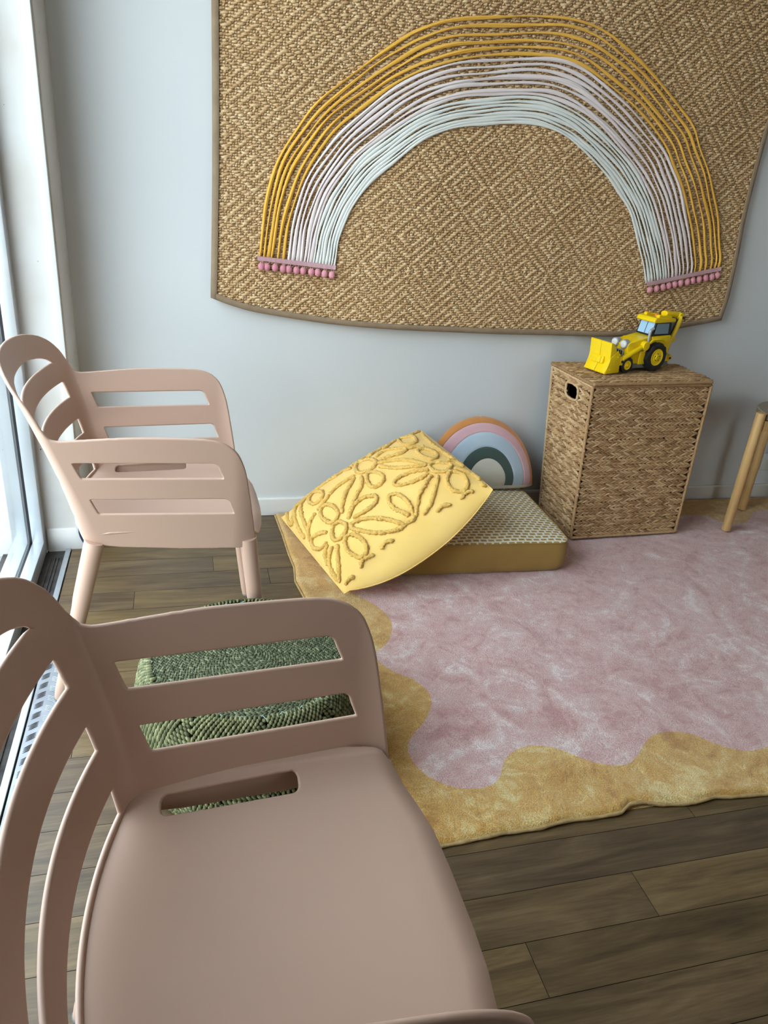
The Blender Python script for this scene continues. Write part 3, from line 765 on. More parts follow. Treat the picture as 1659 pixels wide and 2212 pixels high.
# underside
mb.add([(.34-1.5,1.02-1.8,.001),(RX1-1.5,1.02-1.8,.001),(RX1-1.5,2.588-1.8,.001),(.34-1.5,2.588-1.8,.001)], [(0,3,2,1)], 0)
rp = mb.build('pile', [M['pilegold'], M['pilepink']], rug, auto=0, weld=True)
eb = MB(); xs_ = np.linspace(.452, RX1, 260); ed = [(x-1.5, rug_front(x)-.002-1.8, rugz(x, rug_front(x)+.001)-.003) for x in xs_]
eb.tube(ed, [.0042+.0006*sin(i*.9) for i in range(len(ed))], 8)
ys_ = np.linspace(1.0, 2.585, 180); eb.tube([(rug_left(y)-.002-1.5, y-1.8, max(.0045, rugz(rug_left(y)+.001, y)-.004)) for y in ys_], .004, 8)
tag(eb.build('edge_binding', M['cord'], rug, auto=0), 'tan corded edge')

# ---------------------------------------------------------------- pouf
pf = empty('pouf', (.12, 1.32, 0), label='round olive green seagrass pouf on the floor behind the foreground chair', cat='pouf')
PR, PH = .243, .30
def prof(t):   # t 0 bottom .. 1 top rim -> (r, z)
    a = -pi/2+pi*t; return (PR-.045+.045*max(0,cos(a))**.6, PH*(.5+.5*sin(a))*.97)
mb = MB(); vs = []; fs = []; NA = 96; NZ = 24
for i in range(NZ+1):
    r, z = prof(i/NZ)
    for j in range(NA): a = 2*pi*j/NA; vs.append(((r-.012)*cos(a), (r-.012)*sin(a), max(.002,z*.955)))
for i in range(NZ):
    for j in range(NA): fs.append((i*NA+j, i*NA+(j+1)%NA, (i+1)*NA+(j+1)%NA, (i+1)*NA+j))
fs.append(tuple(range(NA))[::-1]); fs.append(tuple(NZ*NA+j for j in range(NA)))
mb.add(vs, fs); mb.build('core', M['pouf_base'], pf, auto=60)
# top braid: concentric braided coils
def ztop(r): return PH-.004-.010*(r/.2)**2-(.9*max(0,r-.203)**1.1)
C, A, B, Dn = [], [], [], []
r = .006
while r < .224:
    nL = max(5, int(2*pi*r/.0105))
    for k_ in range(nL):
        for sd in (-1, 1):
            a = 2*pi*(k_+(.5 if sd > 0 else 0))/nL + rng.uniform(-.2,.2)/nL; rr = r+sd*.0024
            tng = np.array((-sin(a), cos(a), 0)); rad_ = np.array((cos(a), sin(a), -.1*r/.2)); sl = .55*sd
            ax = tng*cos(sl)+rad_*sin(sl); bx = -tng*sin(sl)+rad_*cos(sl)
            C.append((rr*cos(a), rr*sin(a), ztop(rr)+rng.uniform(-.0008,.0008))); A.append(ax*.0078*rng.uniform(.85,1.15)); B.append(bx*.0034); Dn.append((0,0,.0036))
    r += .0092
V_, F_ = blobs(C, A, B, Dn, 6, 4)
np_mesh('woven_top', V_, F_, M['pouftop'], pf)
# side: wound ropes in slanted bands
def sidept(a, t, off=0):
    r, z = prof(t); r += off; return np.array((r*cos(a), r*sin(a), max(.006, z)))
C, A, B, Dn = [], [], [], []
SECT = 10
for s_ in range(SECT):
    a0 = 2*pi*s_/SECT+.35
    for dirn in (1, -1):
        for k_ in range(15):
            # each rope: from top rim to bottom, slanted
            st_ = a0 + (k_/15)*(2*pi/SECT)*1.0; pts = []
            for t in np.linspace(.05, .99, 34):
                aa = st_ + dirn*(t-.5)*.62
                # show alternating triangles: the rope is outside only where its direction owns the cell
                ph_ = ((aa-a0)/(2*pi/SECT)) % 1.0
                own = (ph_ < t) if dirn > 0 else (ph_ >= t)
                pts.append((aa, t, own))
            for q_ in range(len(pts)-1):
                if not pts[q_][2]: continue
                aa, t, _ = pts[q_]; p = sidept(aa, t, -.001); p2 = sidept(pts[q_+1][0], pts[q_+1][1], -.001)
                d_ = p2-p; L = np.linalg.norm(d_); 
                if L < 1e-5: continue
                d_ /= L; nr = np.array((cos(aa), sin(aa), (t-.5)*1.2)); nr /= np.linalg.norm(nr); bt = np.cross(nr, d_); bt /= np.linalg.norm(bt)
                ax = d_*cos(.5)+bt*sin(.5); bx = -d_*sin(.5)+bt*cos(.5)
                C.append(p+nr*rng.uniform(-.0005,.001)); A.append(ax*L*.72); B.append(bx*.0042); Dn.append(nr*.0052)
V_, F_ = blobs(C, A, B, Dn, 6, 4)
np_mesh('rope_side', V_, F_, M['pouf'], pf)
mb = MB(); zz_ = []
for k_ in range(64):
    a = 2*pi*k_/64+rng.uniform(-.02,.02); up_ = k_ % 2 == 0; rr = .203 if up_ else .222
    zz_.append((rr*cos(a), rr*sin(a), ztop(rr)+(.0048 if up_ else .003)))
ak = -pi/2+.35
kn = []
for x in np.linspace(0, 17, 40): kn.append((.224*cos(ak)-sin(ak)*.008*cos(x)+cos(ak)*(.003+.0003*x), .224*sin(ak)+cos(ak)*.008*cos(x)+sin(ak)*(.003+.0003*x), ztop(.222)-.002-.001*x+.006*sin(x)))
ki = int(((ak) % (2*pi))/(2*pi)*64); mb.tube(smoothpoly(zz_[:ki]+kn+zz_[ki:], 2), .0011, 5)
mb.build('stitching', M['stitch'], pf, auto=0)

# ---------------------------------------------------------------- box cushion
def cushion_surface(u, v, corners, n, hT, px=2.6, pq=.62):
    Lc, Tc, Bc, Rc = corners; a, b = 2*u-1, 2*v-1
    base = (1-u)*(1-v)*Lc+u*(1-v)*Tc+(1-u)*v*Bc+u*v*Rc
    h = (max(0, 1-abs(a)**px)*max(0, 1-abs(b)**px))**pq
    return base+n*h*hT
bx = empty('floor_cushion', (.97, 2.30, .019), rz=-.035, label='flat box floor cushion with ochre sides and a white and ochre woven top', cat='cushion')
wx, wy, hz = .315, .262, .118
def boxc(a, b, inset=0):   # rounded-square plan, corners pulled
    return a, b
def box_top(x, y):
    u, v = x/wx, y/wy
    return hz-.012*((abs(u)**4+abs(v)**4)/2)+.008*(1-u*u)*(1-v*v)+.0012*sin(x*40)*sin(y*35)
def side_pt(s, t):    # perimeter param
    pass
cr = .045; per = []
for cxs, cys, a0 in ((1,1,0),(-1,1,90),(-1,-1,180),(1,-1,270)):
    for a in np.linspace(a0, a0+90, 9): per.append((cxs*(wx-cr)+cr*cos(radians(a)), cys*(wy-cr)+cr*sin(radians(a))))
pp = []
for i in range(len(per)):
    a, b = np.array(per[i]), np.array(per[(i+1)%len(per)]); n_ = max(1, int(np.linalg.norm(b-a)/.02))
    for j in range(n_): pp.append(a+(b-a)*j/n_)
mb = MB(); vs = []; fs = []; n = len(pp); RW = 9
for k_ in range(RW):
    t = k_/(RW-1)
    for (x, y) in pp:
        bul = 1+.018*sin(pi*t)-(.02 if k_ == 0 else 0); zt = box_top(x, y)*t
        vs.append((x*bul, y*bul, max(.001, zt)))
for k_ in range(RW-1):
    for j in range(n): fs.append((k_*n+j, k_*n+(j+1)%n, (k_+1)*n+(j+1)%n, (k_+1)*n+j))
fs.append(tuple(range(n))[::-1]); mb.add(vs, fs)
tag(mb.build('cushion_side', M['ochre'], bx, auto=60), 'ochre linen side')
mb = MB(); vs = []; fs = []; RR = 22
for k_ in range(RR+1):
    t = k_/RR
    for (x, y) in pp:
        X_, Y_ = x*(1-t), y*(1-t); vs.append((X_, Y_, box_top(X_, Y_)+(.0015 if k_ else 0)))
for k_ in range(RR-1):
    for j in range(n): fs.append((k_*n+j, k_*n+(j+1)%n, (k_+1)*n+(j+1)%n, (k_+1)*n+j))
vs = vs[:RR*n]+[(0,0,box_top(0,0)+.0015)]
for j in range(n): fs.append(((RR-1)*n+j, (RR-1)*n+(j+1)%n, RR*n))
mb.add(vs, fs); tag(mb.build('woven_cover', M['weave'], bx, auto=0), 'white and ochre basketweave top')
mb = MB(); mb.tube([(x*1.002, y*1.002, box_top(x,y)) for x, y in pp]+[(pp[0][0]*1.002, pp[0][1]*1.002, box_top(*pp[0]))], .0022, 6, cap=False); mb.build('seam', M['ochre'], bx, auto=0)

# ---------------------------------------------------------------- big yellow pillow
org = Vector((.655, 2.26, .02))
cor = [np.array(c_) for c_ in ((.335,2.50,.035),(.865,2.555,.355),(.462,1.94,.035),(.9586,2.0519,.335))]
nn_ = np.cross(cor[1]-cor[0], cor[2]-cor[0]); nn_ /= np.linalg.norm(nn_); nn_ = nn_ if nn_[2] > 0 else -nn_
yp = empty('throw_pillow', org, label='large yellow cotton pillow with raised chenille flowers leaning on the box cushion', cat='pillow')
def slump(u, v): return np.array((.006, -.050, -.046))*max(0, 1-abs(2*u-1.06)**2.2)*v**3.5
def psurf(u, v, sgn=1):
    if sgn > 0:
        p = cushion_surface(u, v, cor, nn_, .10)+slump(u, v)
        wr_ = .004*noise.noise(Vector((u*6, v*6, 0)))*min(1, 8*u*(1-u))*min(1, 8*v*(1-v))
        # creases running in from the near corner and lower edge
        cr_ = -.007*math.exp(-((v-.93)/.035)**2)*math.exp(-((u-.27)/.10)**2)
        cr_ += -.005*math.exp(-(((v-.80)-.5*(u-.25))/.022)**2)*math.exp(-((u-.33)/.14)**2)-.004*math.exp(-(((v-.86)+.35*(u-.5))/.02)**2)*math.exp(-((u-.6)/.16)**2)
        p = p+nn_*(wr_+cr_)
    else:
        p = cushion_surface(u, v, cor, nn_, -.058)+slump(u, v)
        if p[2] < .02: p = np.array((p[0], p[1], max(.02, p[2])))
    return p
NU = 64
mb = MB(); vs = []; fs = []
for i in range(NU+1):
    for j in range(NU+1):
        p = psurf(.5-.5*cos(pi*i/NU), .5-.5*cos(pi*j/NU)); vs.append(tuple(Vector(p)-org))
for i in range(NU):
    for j in range(NU): fs.append((i*(NU+1)+j,(i+1)*(NU+1)+j,(i+1)*(NU+1)+j+1,i*(NU+1)+j+1))
b0 = len(vs)
for i in range(NU+1):
    for j in range(NU+1):
        p = psurf(.5-.5*cos(pi*i/NU), .5-.5*cos(pi*j/NU), -1); vs.append(tuple(Vector(p)-org))
for i in range(NU):
    for j in range(NU): fs.append((b0+i*(NU+1)+j,b0+i*(NU+1)+j+1,b0+(i+1)*(NU+1)+j+1,b0+(i+1)*(NU+1)+j))
mb.add(vs, fs); mb.build('cover', M['pil'], yp, auto=0, weld=True)
TUFTS = [(True, [(0.511, 0.199), (0.542, 0.131), (0.586, 0.174), (0.614, 0.273), (0.601, 0.333), (0.553, 0.363), (0.501, 0.326), (0.493, 0.267)]), (False, [(0.637, 0.245), (0.699, 0.217), (0.758, 0.27), (0.8, 0.332), (0.762, 0.373), (0.703, 0.347), (0.635, 0.306)]), (False, [(0.611, 0.333), (0.683, 0.397), (0.749, 0.477), (0.788, 0.554), (0.805, 0.596), (0.737, 0.557), (0.666, 0.491), (0.604, 0.382)]), (True, [(0.532, 0.38), (0.572, 0.44), (0.578, 0.503), (0.546, 0.552), (0.499, 0.539), (0.488, 0.479), (0.509, 0.409)]), (False, [(0.492, 0.365), (0.452, 0.457), (0.393, 0.51), (0.339, 0.561), (0.286, 0.617)]), (False, [(0.46, 0.328), (0.403, 0.385), (0.344, 0.441), (0.288, 0.516), (0.267, 0.559)]), (False, [(0.469, 0.305), (0.416, 0.301), (0.347, 0.301), (0.279, 0.33)]), (False, [(0.484, 0.175), (0.421, 0.058), (0.331, 0.077), (0.24, 0.062), (0.178, 0.057)]), (True, [(0.504, 0.11), (0.555, 0.065), (0.602, 0.076), (0.564, 0.124), (0.53, 0.092)]), (False, [(0.624, 0.158), (0.68, 0.08), (0.786, 0.058), (0.825, 0.04), (0.807, 0.064), (0.733, 0.148), (0.674, 0.215), (0.643, 0.229)]), (False, [(0.532, 0.04), (0.385, 0.119), (0.339, 0.048), (0.24, 0.062)]), (False, [(0.609, 0.059), (0.653, 0.095), (0.77, 0.04), (0.82, 0.04)]), (False, [(0.609, 0.085), (0.693, 0.049), (0.77, 0.048), (0.819, 0.039)]), (True, [(0.818, 0.619), (0.857, 0.612), (0.908, 0.652), (0.92, 0.688), (0.875, 0.719), (0.821, 0.685)]), (True, [(0.841, 0.405), (0.885, 0.412), (0.912, 0.485), (0.9, 0.542), (0.858, 0.559), (0.833, 0.48)]), (False, [(0.801, 0.652), (0.738, 0.607), (0.659, 0.586), (0.607, 0.599), (0.597, 0.631), (0.655, 0.667), (0.724, 0.681), (0.785, 0.672)]), (False, [(0.79, 0.696), (0.724, 0.745), (0.665, 0.778), (0.614, 0.825), (0.583, 0.865)]), (False, [(0.82, 0.72), (0.765, 0.792), (0.692, 0.851), (0.62, 0.876)]), (True, [(0.88, 0.743), (0.833, 0.793), (0.831, 0.855), (0.867, 0.895), (0.909, 0.881), (0.934, 0.808), (0.906, 0.749)]), (False, [(0.924, 0.714), (0.961, 0.776), (0.985, 0.842), (0.985, 0.884)]), (False, [(0.926, 0.612), (0.965, 0.646), (0.978, 0.713)]), (True, [(0.837, 0.075), (0.867, 0.095), (0.911, 0.141), (0.884, 0.261), (0.831, 0.274), (0.814, 0.198)]), (False, [(0.82, 0.04), (0.858, 0.04), (0.876, 0.095), (0.985, 0.015)]), (False, [(0.972, 0.094), (0.951, 0.294), (0.95, 0.443), (0.964, 0.572), (0.97, 0.659)]), (False, [(0.806, 0.34), (0.88, 0.365), (0.885, 0.412)]), (True, [(0.15, 0.639), (0.181, 0.597), (0.223, 0.601), (0.243, 0.657), (0.212, 0.698), (0.163, 0.706), (0.14, 0.682)]), (True, [(0.174, 0.525), (0.166, 0.448), (0.195, 0.389), (0.235, 0.399), (0.255, 0.466), (0.25, 0.535), (0.218, 0.57), (0.187, 0.559)]), (False, [(0.271, 0.631), (0.334, 0.577), (0.407, 0.565), (0.473, 0.617), (0.437, 0.66), (0.367, 0.666), (0.296, 0.649)]), (True, [(0.279, 0.679), (0.353, 0.714), (0.433, 0.776), (0.475, 0.827), (0.506, 0.864), (0.439, 0.858), (0.353, 0.817), (0.288, 0.755), (0.259, 0.702)]), (True, [(0.232, 0.736), (0.266, 0.789), (0.265, 0.849), (0.236, 0.879), (0.194, 0.873), (0.165, 0.817), (0.173, 0.761), (0.2, 0.73)]), (False, [(0.11, 0.705), (0.057, 0.745), (0.024, 0.812), (0.015, 0.909)]), (False, [(0.138, 0.722), (0.096, 0.799), (0.045, 0.882), (0.015, 0.928)]), (False, [(0.095, 0.662), (0.053, 0.697), (0.026, 0.772)]), (False, [(0.136, 0.594), (0.088, 0.53), (0.044, 0.505), (0.029, 0.569), (0.057, 0.636), (0.102, 0.651)]), (False, [(0.169, 0.094), (0.12, 0.162), (0.083, 0.292), (0.061, 0.416), (0.033, 0.503)]), (False, [(0.156, 0.371), (0.099, 0.392), (0.05, 0.44)]), (False, [(0.122, 0.056), (0.064, 0.163), (0.035, 0.284), (0.023, 0.419)]), (False, [(0.042, 0.024), (0.015, 0.115), (0.017, 0.19), (0.043, 0.174), (0.089, 0.101), (0.141, 0.079), (0.226, 0.04)]), (True, [(0.183, 0.163), (0.233, 0.108), (0.265, 0.211), (0.244, 0.291), (0.197, 0.296), (0.174, 0.236)]), (False, [(0.172, 0.372), (0.241, 0.354), (0.279, 0.33)]), (False, [(0.559, 0.838), (0.516, 0.768), (0.511, 0.701), (0.536, 0.67), (0.574, 0.696), (0.594, 0.769), (0.578, 0.838), (0.561, 0.869), (0.505, 0.857)]), (False, [(0.32, 0.896), (0.368, 0.884), (0.413, 0.892)]), (False, [(0.687, 0.9), (0.735, 0.897), (0.78, 0.914)]), (False, [(0.167, 0.925), (0.203, 0.896), (0.277, 0.901)]), (False, [(0.834, 0.921), (0.881, 0.911), (0.918, 0.933)]), (False, [(0.029, 0.969), (0.07, 0.948), (0.11, 0.948)]), (False, [(0.971, 0.911), (0.985, 0.955)])]
mb = MB()
for cl, pts in TUFTS:
    pp_ = smoothpoly(pts, 10, cl)
    if cl: pp_ = pp_+[pp_[0]]
    P3 = []
    for u, v in pp_:
        P3.append(Vector(psurf(min(max(u,.012),.988), min(max(v,.012),.988)))-org)
    # resample evenly
    P3a = np.array([tuple(p) for p in P3]); s = np.r_[0, np.cumsum(np.linalg.norm(np.diff(P3a, axis=0), axis=1))]
    k_ = max(4, int(s[-1]/.0042)); uu = np.linspace(0, s[-1], k_); R_ = np.stack([np.interp(uu, s, P3a[:,a]) for a in range(3)], 1)
    ends = [1.0]*k_
    if not cl: ends[0] = ends[-1] = .4
    rad_ = [.0062*(1+random.uniform(-.16,.2))*e_ for e_ in ends]
    mb.tube([Vector(r_)+Vector(nn_)*.0025 for r_ in R_], rad_, 10, ry=[q_*1.15 for q_ in rad_], up=tuple(nn_), fuzz=.36)
mb.build('chenille_flowers', M['tuft'], yp, auto=0)
# seam with frayed corners
mb = MB(); ring = []
for (a, b) in (((0,0),(1,0)),((1,0),(1,1)),((1,1),(0,1)),((0,1),(0,0))):
    for t in np.linspace(0, 1, 30)[:-1]: ring.append(Vector(psurf(a[0]+(b[0]-a[0])*t, a[1]+(b[1]-a[1])*t))-org)
mb.tube(ring+[ring[0]], .0022, 6, cap=False); mb.build('seam', M['pil'], yp, auto=0)

# ---------------------------------------------------------------- rainbow pillow
tilt = radians(17); rb = empty('rainbow_pillow', (1.10, 2.475, .139), rz=-.04, label='half round velvet rainbow cushion leaning against the wall behind the yellow pillow', cat='cushion')
HW, HH = .222, .266
def arch(fr, n=48, w=HW, h=HH):   # outline of an arch
    return [(w*fr[0]*cos(a), h*fr[1]*sin(a)) for a in np.linspace(0, pi, n)]
def rb_pt(x, z, side):            # x across, z up the face
    r = sqrt((x/HW)**2+((z)/HH)**2); r = min(r, 1); e_ = max(0, 1-r**3.0)**.55; b_ = min(1, max(0, (z+.002)/.05))**.5
    th = .052*e_*(.35+.65*b_)*side
    z2 = z*cos(tilt)+th*sin(tilt); y2 = z*sin(tilt)-th*cos(tilt)
    return (x, y2, z2+.02)
rings_ = [((0,0),(.36,.40)),((.36,.40),(.53,.565)),((.53,.565),(.76,.775)),((.76,.775),(.93,.905)),((.93,.905),(1,1))]
keys = ['vcream','vgreen','vblue','vpink','oran']; nms = ['cream velvet half disc','dark green velvet band','pale blue velvet band','dusty pink velvet band','burnt orange velvet band']
for (f0, f1), kk, nm in zip(rings_, keys, nms):
    mb = MB(); vs = []; fs = []; NR_, NA_ = 10, 60
    for i in range(NR_+1):
        t = i/NR_; fx, fz = f0[0]+(f1[0]-f0[0])*t, f0[1]+(f1[1]-f0[1])*t
        g_ = -.0025 if (i == NR_ and kk != 'oran') or (i == 0 and kk != 'vcream') else 0
        for j in range(NA_+1):
            a = pi*j/NA_; p = rb_pt(HW*fx*cos(a)+(1-fx)*.022*(1 if fx < .99 else 0), HH*fz*sin(a), 1); wv_ = .0014*noise.noise(Vector((p[0]*30, p[2]*30, 0)))
            vs.append((p[0], p[1]-g_+wv_, p[2]))
    for i in range(NR_):
        for j in range(NA_): fs.append((i*(NA_+1)+j,i*(NA_+1)+j+1,(i+1)*(NA_+1)+j+1,(i+1)*(NA_+1)+j))
    mb.add(vs, fs)
    if kk == 'oran':            # back and rim of the cushion
        vs = []; fs = []
        for i in range(13):
            t = 1-i/12
            for j in range(NA_+1):
                a = pi*j/NA_; vs.append(rb_pt(HW*t*cos(a), HH*t*sin(a), -1))
        for i in range(12):
            for j in range(NA_): fs.append((i*(NA_+1)+j,i*(NA_+1)+j+1,(i+1)*(NA_+1)+j+1,(i+1)*(NA_+1)+j))
        mb.add(vs, fs)
    tag(mb.build('velvet_band', M[kk], rb, auto=0), nm)
mb = MB(); vs = []; fs = []
for i in range(41):
    x = -HW+2*HW*i/40; e_ = sqrt(max(0, 1-(x/HW)**4))
    f_ = rb_pt(x*.995, .0, 1); b_ = rb_pt(x*.995, 0, -1)
    for k_, (yy_, zz_) in enumerate(((f_[1], f_[2]),(f_[1]+.004,.012+.008*(1-e_)),((f_[1]+b_[1])/2,.002+.016*(1-e_)),(b_[1]-.004,.012+.008*(1-e_)),(b_[1],b_[2]))): vs.append((x, yy_, zz_))
for i in range(40):
    for k_ in range(4): fs.append((i*5+k_,(i+1)*5+k_,(i+1)*5+k_+1,i*5+k_+1))
mb.add(vs, fs); tag(mb.build('base_panel', M['vcream'], rb, auto=0), 'cream velvet underside')
mb = MB(); tp = rb_pt(0, HH*.99, 1); mb.tube([(tp[0]-.01, tp[1], tp[2]-.002),(tp[0]-.012, tp[1]-.003, tp[2]+.008),(tp[0]-.004, tp[1]-.002, tp[2]-.003),(tp[0]-.006, tp[1]-.003, tp[2]+.006)], .0008, 5)
tag(mb.build('thread_tuft', M['vcream'], rb, auto=0), 'loose cream thread')
# ---------------------------------------------------------------- basket
bk = empty('hamper_basket', (1.64, 2.40, .0195), label='tall lidded water hyacinth hamper basket standing on the rug against the wall', cat='basket')
bo = np.array((1.64, 2.40, .0195))
Bt = [np.array(p, float) for p in ((1.413,2.257,.0205),(1.873,2.271,.0205),(1.868,2.52,.0205),(1.405,2.51,.0205))]
Tp = [np.array(p, float) for p in ((1.389,2.277,.612),(1.897,2.318,.612),(1.905,2.556,.612),(1.373,2.553,.612))]
def face_fn(i, j):
    def f(u, v): return (Bt[i]*(1-u)+Bt[j]*u)*(1-v)+(Tp[i]*(1-u)+Tp[j]*u)*v
    return f
HOLE = (.40,.70,.868,.958)
def braid(f, nrm, NR, pitch, hole=None, flip=1, arrs=None, tilt_=0):
    C, A, B, Dn = arrs; hgt = 1.0/NR
    for r in range(NR):
        for sub in (0, 1):
            v = (r+.29+.42*sub)*hgt; pa, pb = f(0, v), f(1, v); L = np.linalg.norm(pb-pa); tx = (pb-pa)/L; tz = (f(.5, min(1,v+.02))-f(.5, v)); tz /= np.linalg.norm(tz)
            nL = int(L/pitch); ph = random.random()*.6
            for k_ in range(nL):
                u = (k_+.5+ph*.5+(.25 if sub else 0)+rng.uniform(-.08,.08))/nL
                if u > .995 or u < .005: continue
                if hole and hole[0]-.02 < u < hole[1]+.02 and hole[2]-.012 < v < hole[3]+.004: continue
                sl = (-1 if sub else 1)*flip*(.36+rng.uniform(-.06,.06))
                ax = tx*cos(sl)+tz*sin(sl); bx = -tx*sin(sl)+tz*cos(sl)
                s_ = rng.uniform(.88,1.15)
                C.append(f(u, v)+nrm*(.0035+rng.uniform(-.0008,.0012))-bo); A.append(ax*pitch*1.04*s_); B.append(bx*.0052*rng.uniform(.9,1.12)); Dn.append(nrm*.0060)
arrs = ([], [], [], [])
faces_ = [(0,1),(3,0),(1,2),(2,3)]; nrms = [np.array((-.07,-1,0.)),np.array((-1,-.03,0.)),np.array((1,0,0.)),np.array((0,1,0.))]
for (i, j), nr in zip(faces_[:3], nrms[:3]):
    braid(face_fn(i, j), nr/np.linalg.norm(nr), 24, .0185, HOLE if (i, j) == (3, 0) else None, 1, arrs)
# hole is measured from the back edge of the left face
V_, F_ = blobs(*arrs, 7, 5)
np_mesh('woven_body', V_, F_, M['hyacinth'], bk)
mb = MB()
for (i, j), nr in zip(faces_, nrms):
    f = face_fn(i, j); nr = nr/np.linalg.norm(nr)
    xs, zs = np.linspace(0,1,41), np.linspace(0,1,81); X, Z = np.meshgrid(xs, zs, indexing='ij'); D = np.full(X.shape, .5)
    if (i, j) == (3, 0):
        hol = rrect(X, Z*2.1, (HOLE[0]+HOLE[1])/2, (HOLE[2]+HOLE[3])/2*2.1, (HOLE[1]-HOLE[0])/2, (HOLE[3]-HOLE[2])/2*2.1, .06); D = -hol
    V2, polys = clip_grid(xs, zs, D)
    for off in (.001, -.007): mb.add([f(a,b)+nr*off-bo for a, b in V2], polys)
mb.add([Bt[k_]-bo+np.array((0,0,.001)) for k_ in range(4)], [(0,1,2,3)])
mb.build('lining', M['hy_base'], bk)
def rope(mb, a, b, r, n=8, step=.009):
    a, b = Vector(a), Vector(b); k_ = max(3, int((b-a).length/step)); pts = [a.lerp(b, t/k_) for t in range(k_+1)]
    mb.tube(pts, [r*(1+.16*((t % 2)*2-1)+random.uniform(-.06,.06)) for t in range(k_+1)], n)
mb = MB()
out_ = [np.array((-.004,-.005,0)), np.array((.005,-.005,0)), np.array((.005,.004,0)), np.array((-.004,.004,0))]
for k_ in range(4):
    rope(mb, Bt[k_]+out_[k_]-bo+np.array((0,0,.004)), Tp[k_]+out_[k_]-bo, .0062)
    rope(mb, Tp[k_]+out_[k_]-bo, Tp[(k_+1)%4]+out_[(k_+1)%4]-bo, .0058)
    rope(mb, Bt[k_]+out_[k_]-bo+np.array((0,0,.006)), Bt[(k_+1)%4]+out_[(k_+1)%4]-bo+np.array((0,0,.006)), .0055)
# wrapped handle opening
f = face_fn(3, 0); hp = []
for a in np.linspace(0, 2*pi, 25):
    cu, cv = (HOLE[0]+HOLE[1])/2, (HOLE[2]+HOLE[3])/2
    sx_ = np.sign(cos(a))*abs(cos(a))**.6; sz_ = np.sign(sin(a))*abs(sin(a))**.6
    hp.append(tuple(f(cu+sx_*(HOLE[1]-HOLE[0])/2*1.05, cv+sz_*(HOLE[3]-HOLE[2])/2*1.08)+np.array((-.005,0,0))-bo))
mb.tube(hp, [.0052*(1+.15*((t % 2)*2-1)) for t in range(25)], 8, cap=False)
mb.build('wrapped_frame', M['hyacinth'], bk, auto=0)
# lid
LT = [np.array(p, float) for p in ((1.381,2.268,.628),(1.907,2.318,.628),(1.916,2.566,.628),(1.366,2.562,.628))]
mb = MB(); mb.add([p-bo-np.array((0,0,.004)) for p in LT]+[p-bo-np.array((0,0,.012)) for p in LT], [(0,1,2,3),(7,6,5,4),(0,4,5,1),(1,5,6,2),(2,6,7,3),(3,7,4,0)], 0, False)
lid = mb.build('lid', M['hy_base'], bk)
arrs = ([], [], [], [])
braid(lambda u, v: (LT[0]*(1-u)+LT[1]*u)*(1-v)+(LT[3]*(1-u)+LT[2]*u)*v-np.array((0,0,.0055)), np.array((0,0,1.)), 10, .0185, None, 1, arrs)
V_, F_ = blobs(*arrs, 7, 5); lw = np_mesh('woven_lid_top', V_, F_, M['hyacinth'], lid)
mb = MB()
for k_ in range(4): rope(mb, LT[k_]-bo-np.array((0,0,.006)), LT[(k_+1)%4]-bo-np.array((0,0,.006)), .0064)
mb.build('lid_rim', M['hyacinth'], lid, auto=0)

# ---------------------------------------------------------------- toy digger (plain, generic)
ty = empty('toy_digger', (1.600, 2.445, .6350), radians(196), label='yellow toy backhoe digger with black wheels standing on the basket lid', cat='toy')
Y = M['tyellow']
q = MB(); q.box(-.175,.062,-.042,.042,.012,.03); q.box(-.20,-.165,-.036,.036,.012,.028); q.build('chassis', M['tgrey'], ty, bevel=.002)
q = MB()
q.prism([(.035,.028),(.045,.10),(.035,.108),(-.075,.128),(-.075,.028)], -.040, .040)           # hood
q.prism([(-.075,.028),(-.075,.128),(-.175,.130),(-.18,.118),(-.18,.030)], -.043, .043)         # cab base and fenders
q.box(-.060,-.022,.040,.047,.026,.078); q.box(-.060,-.022,-.047,-.040,.026,.078)               # side tank
q.build('body', Y, ty, bevel=.0035)
q = MB()
for sg in (1,-1):       # fender outline over the rear wheel
    q.tube([(x, sg*.046, z) for x, z in ((-.040,.075),(-.055,.100),(-.075,.116),(-.130,.118),(-.150,.108))], .0045, 8)
q.build('fender', Y, ty)
# grille and lamps (plain headlights)
q = MB(); q.box(.036,.0475,-.026,.026,.048,.080); gr = q.build('grille', M['tsilver'], ty, bevel=.0015)
q = MB()
for i in range(5): q.box(.0465,.0495,-.0225+i*.0098,-.0175+i*.0098,.051,.077)
q.build('grille_bar', M['tblack'], gr)
for sg in (1,-1):
    q = MB(); q.cyl((sg*.021,.100), .0175, .030, .050, 'x', 28, r1=.0165); hl_ = q.build('headlamp', M['tsilver'], ty, bevel=.0015)
    q = MB(); q.cyl((sg*.021,.100), .0138, .049, .0525, 'x', 28, r1=.012); tag(q.build('lens', M['twhite'], hl_, bevel=.001), 'round white lens')
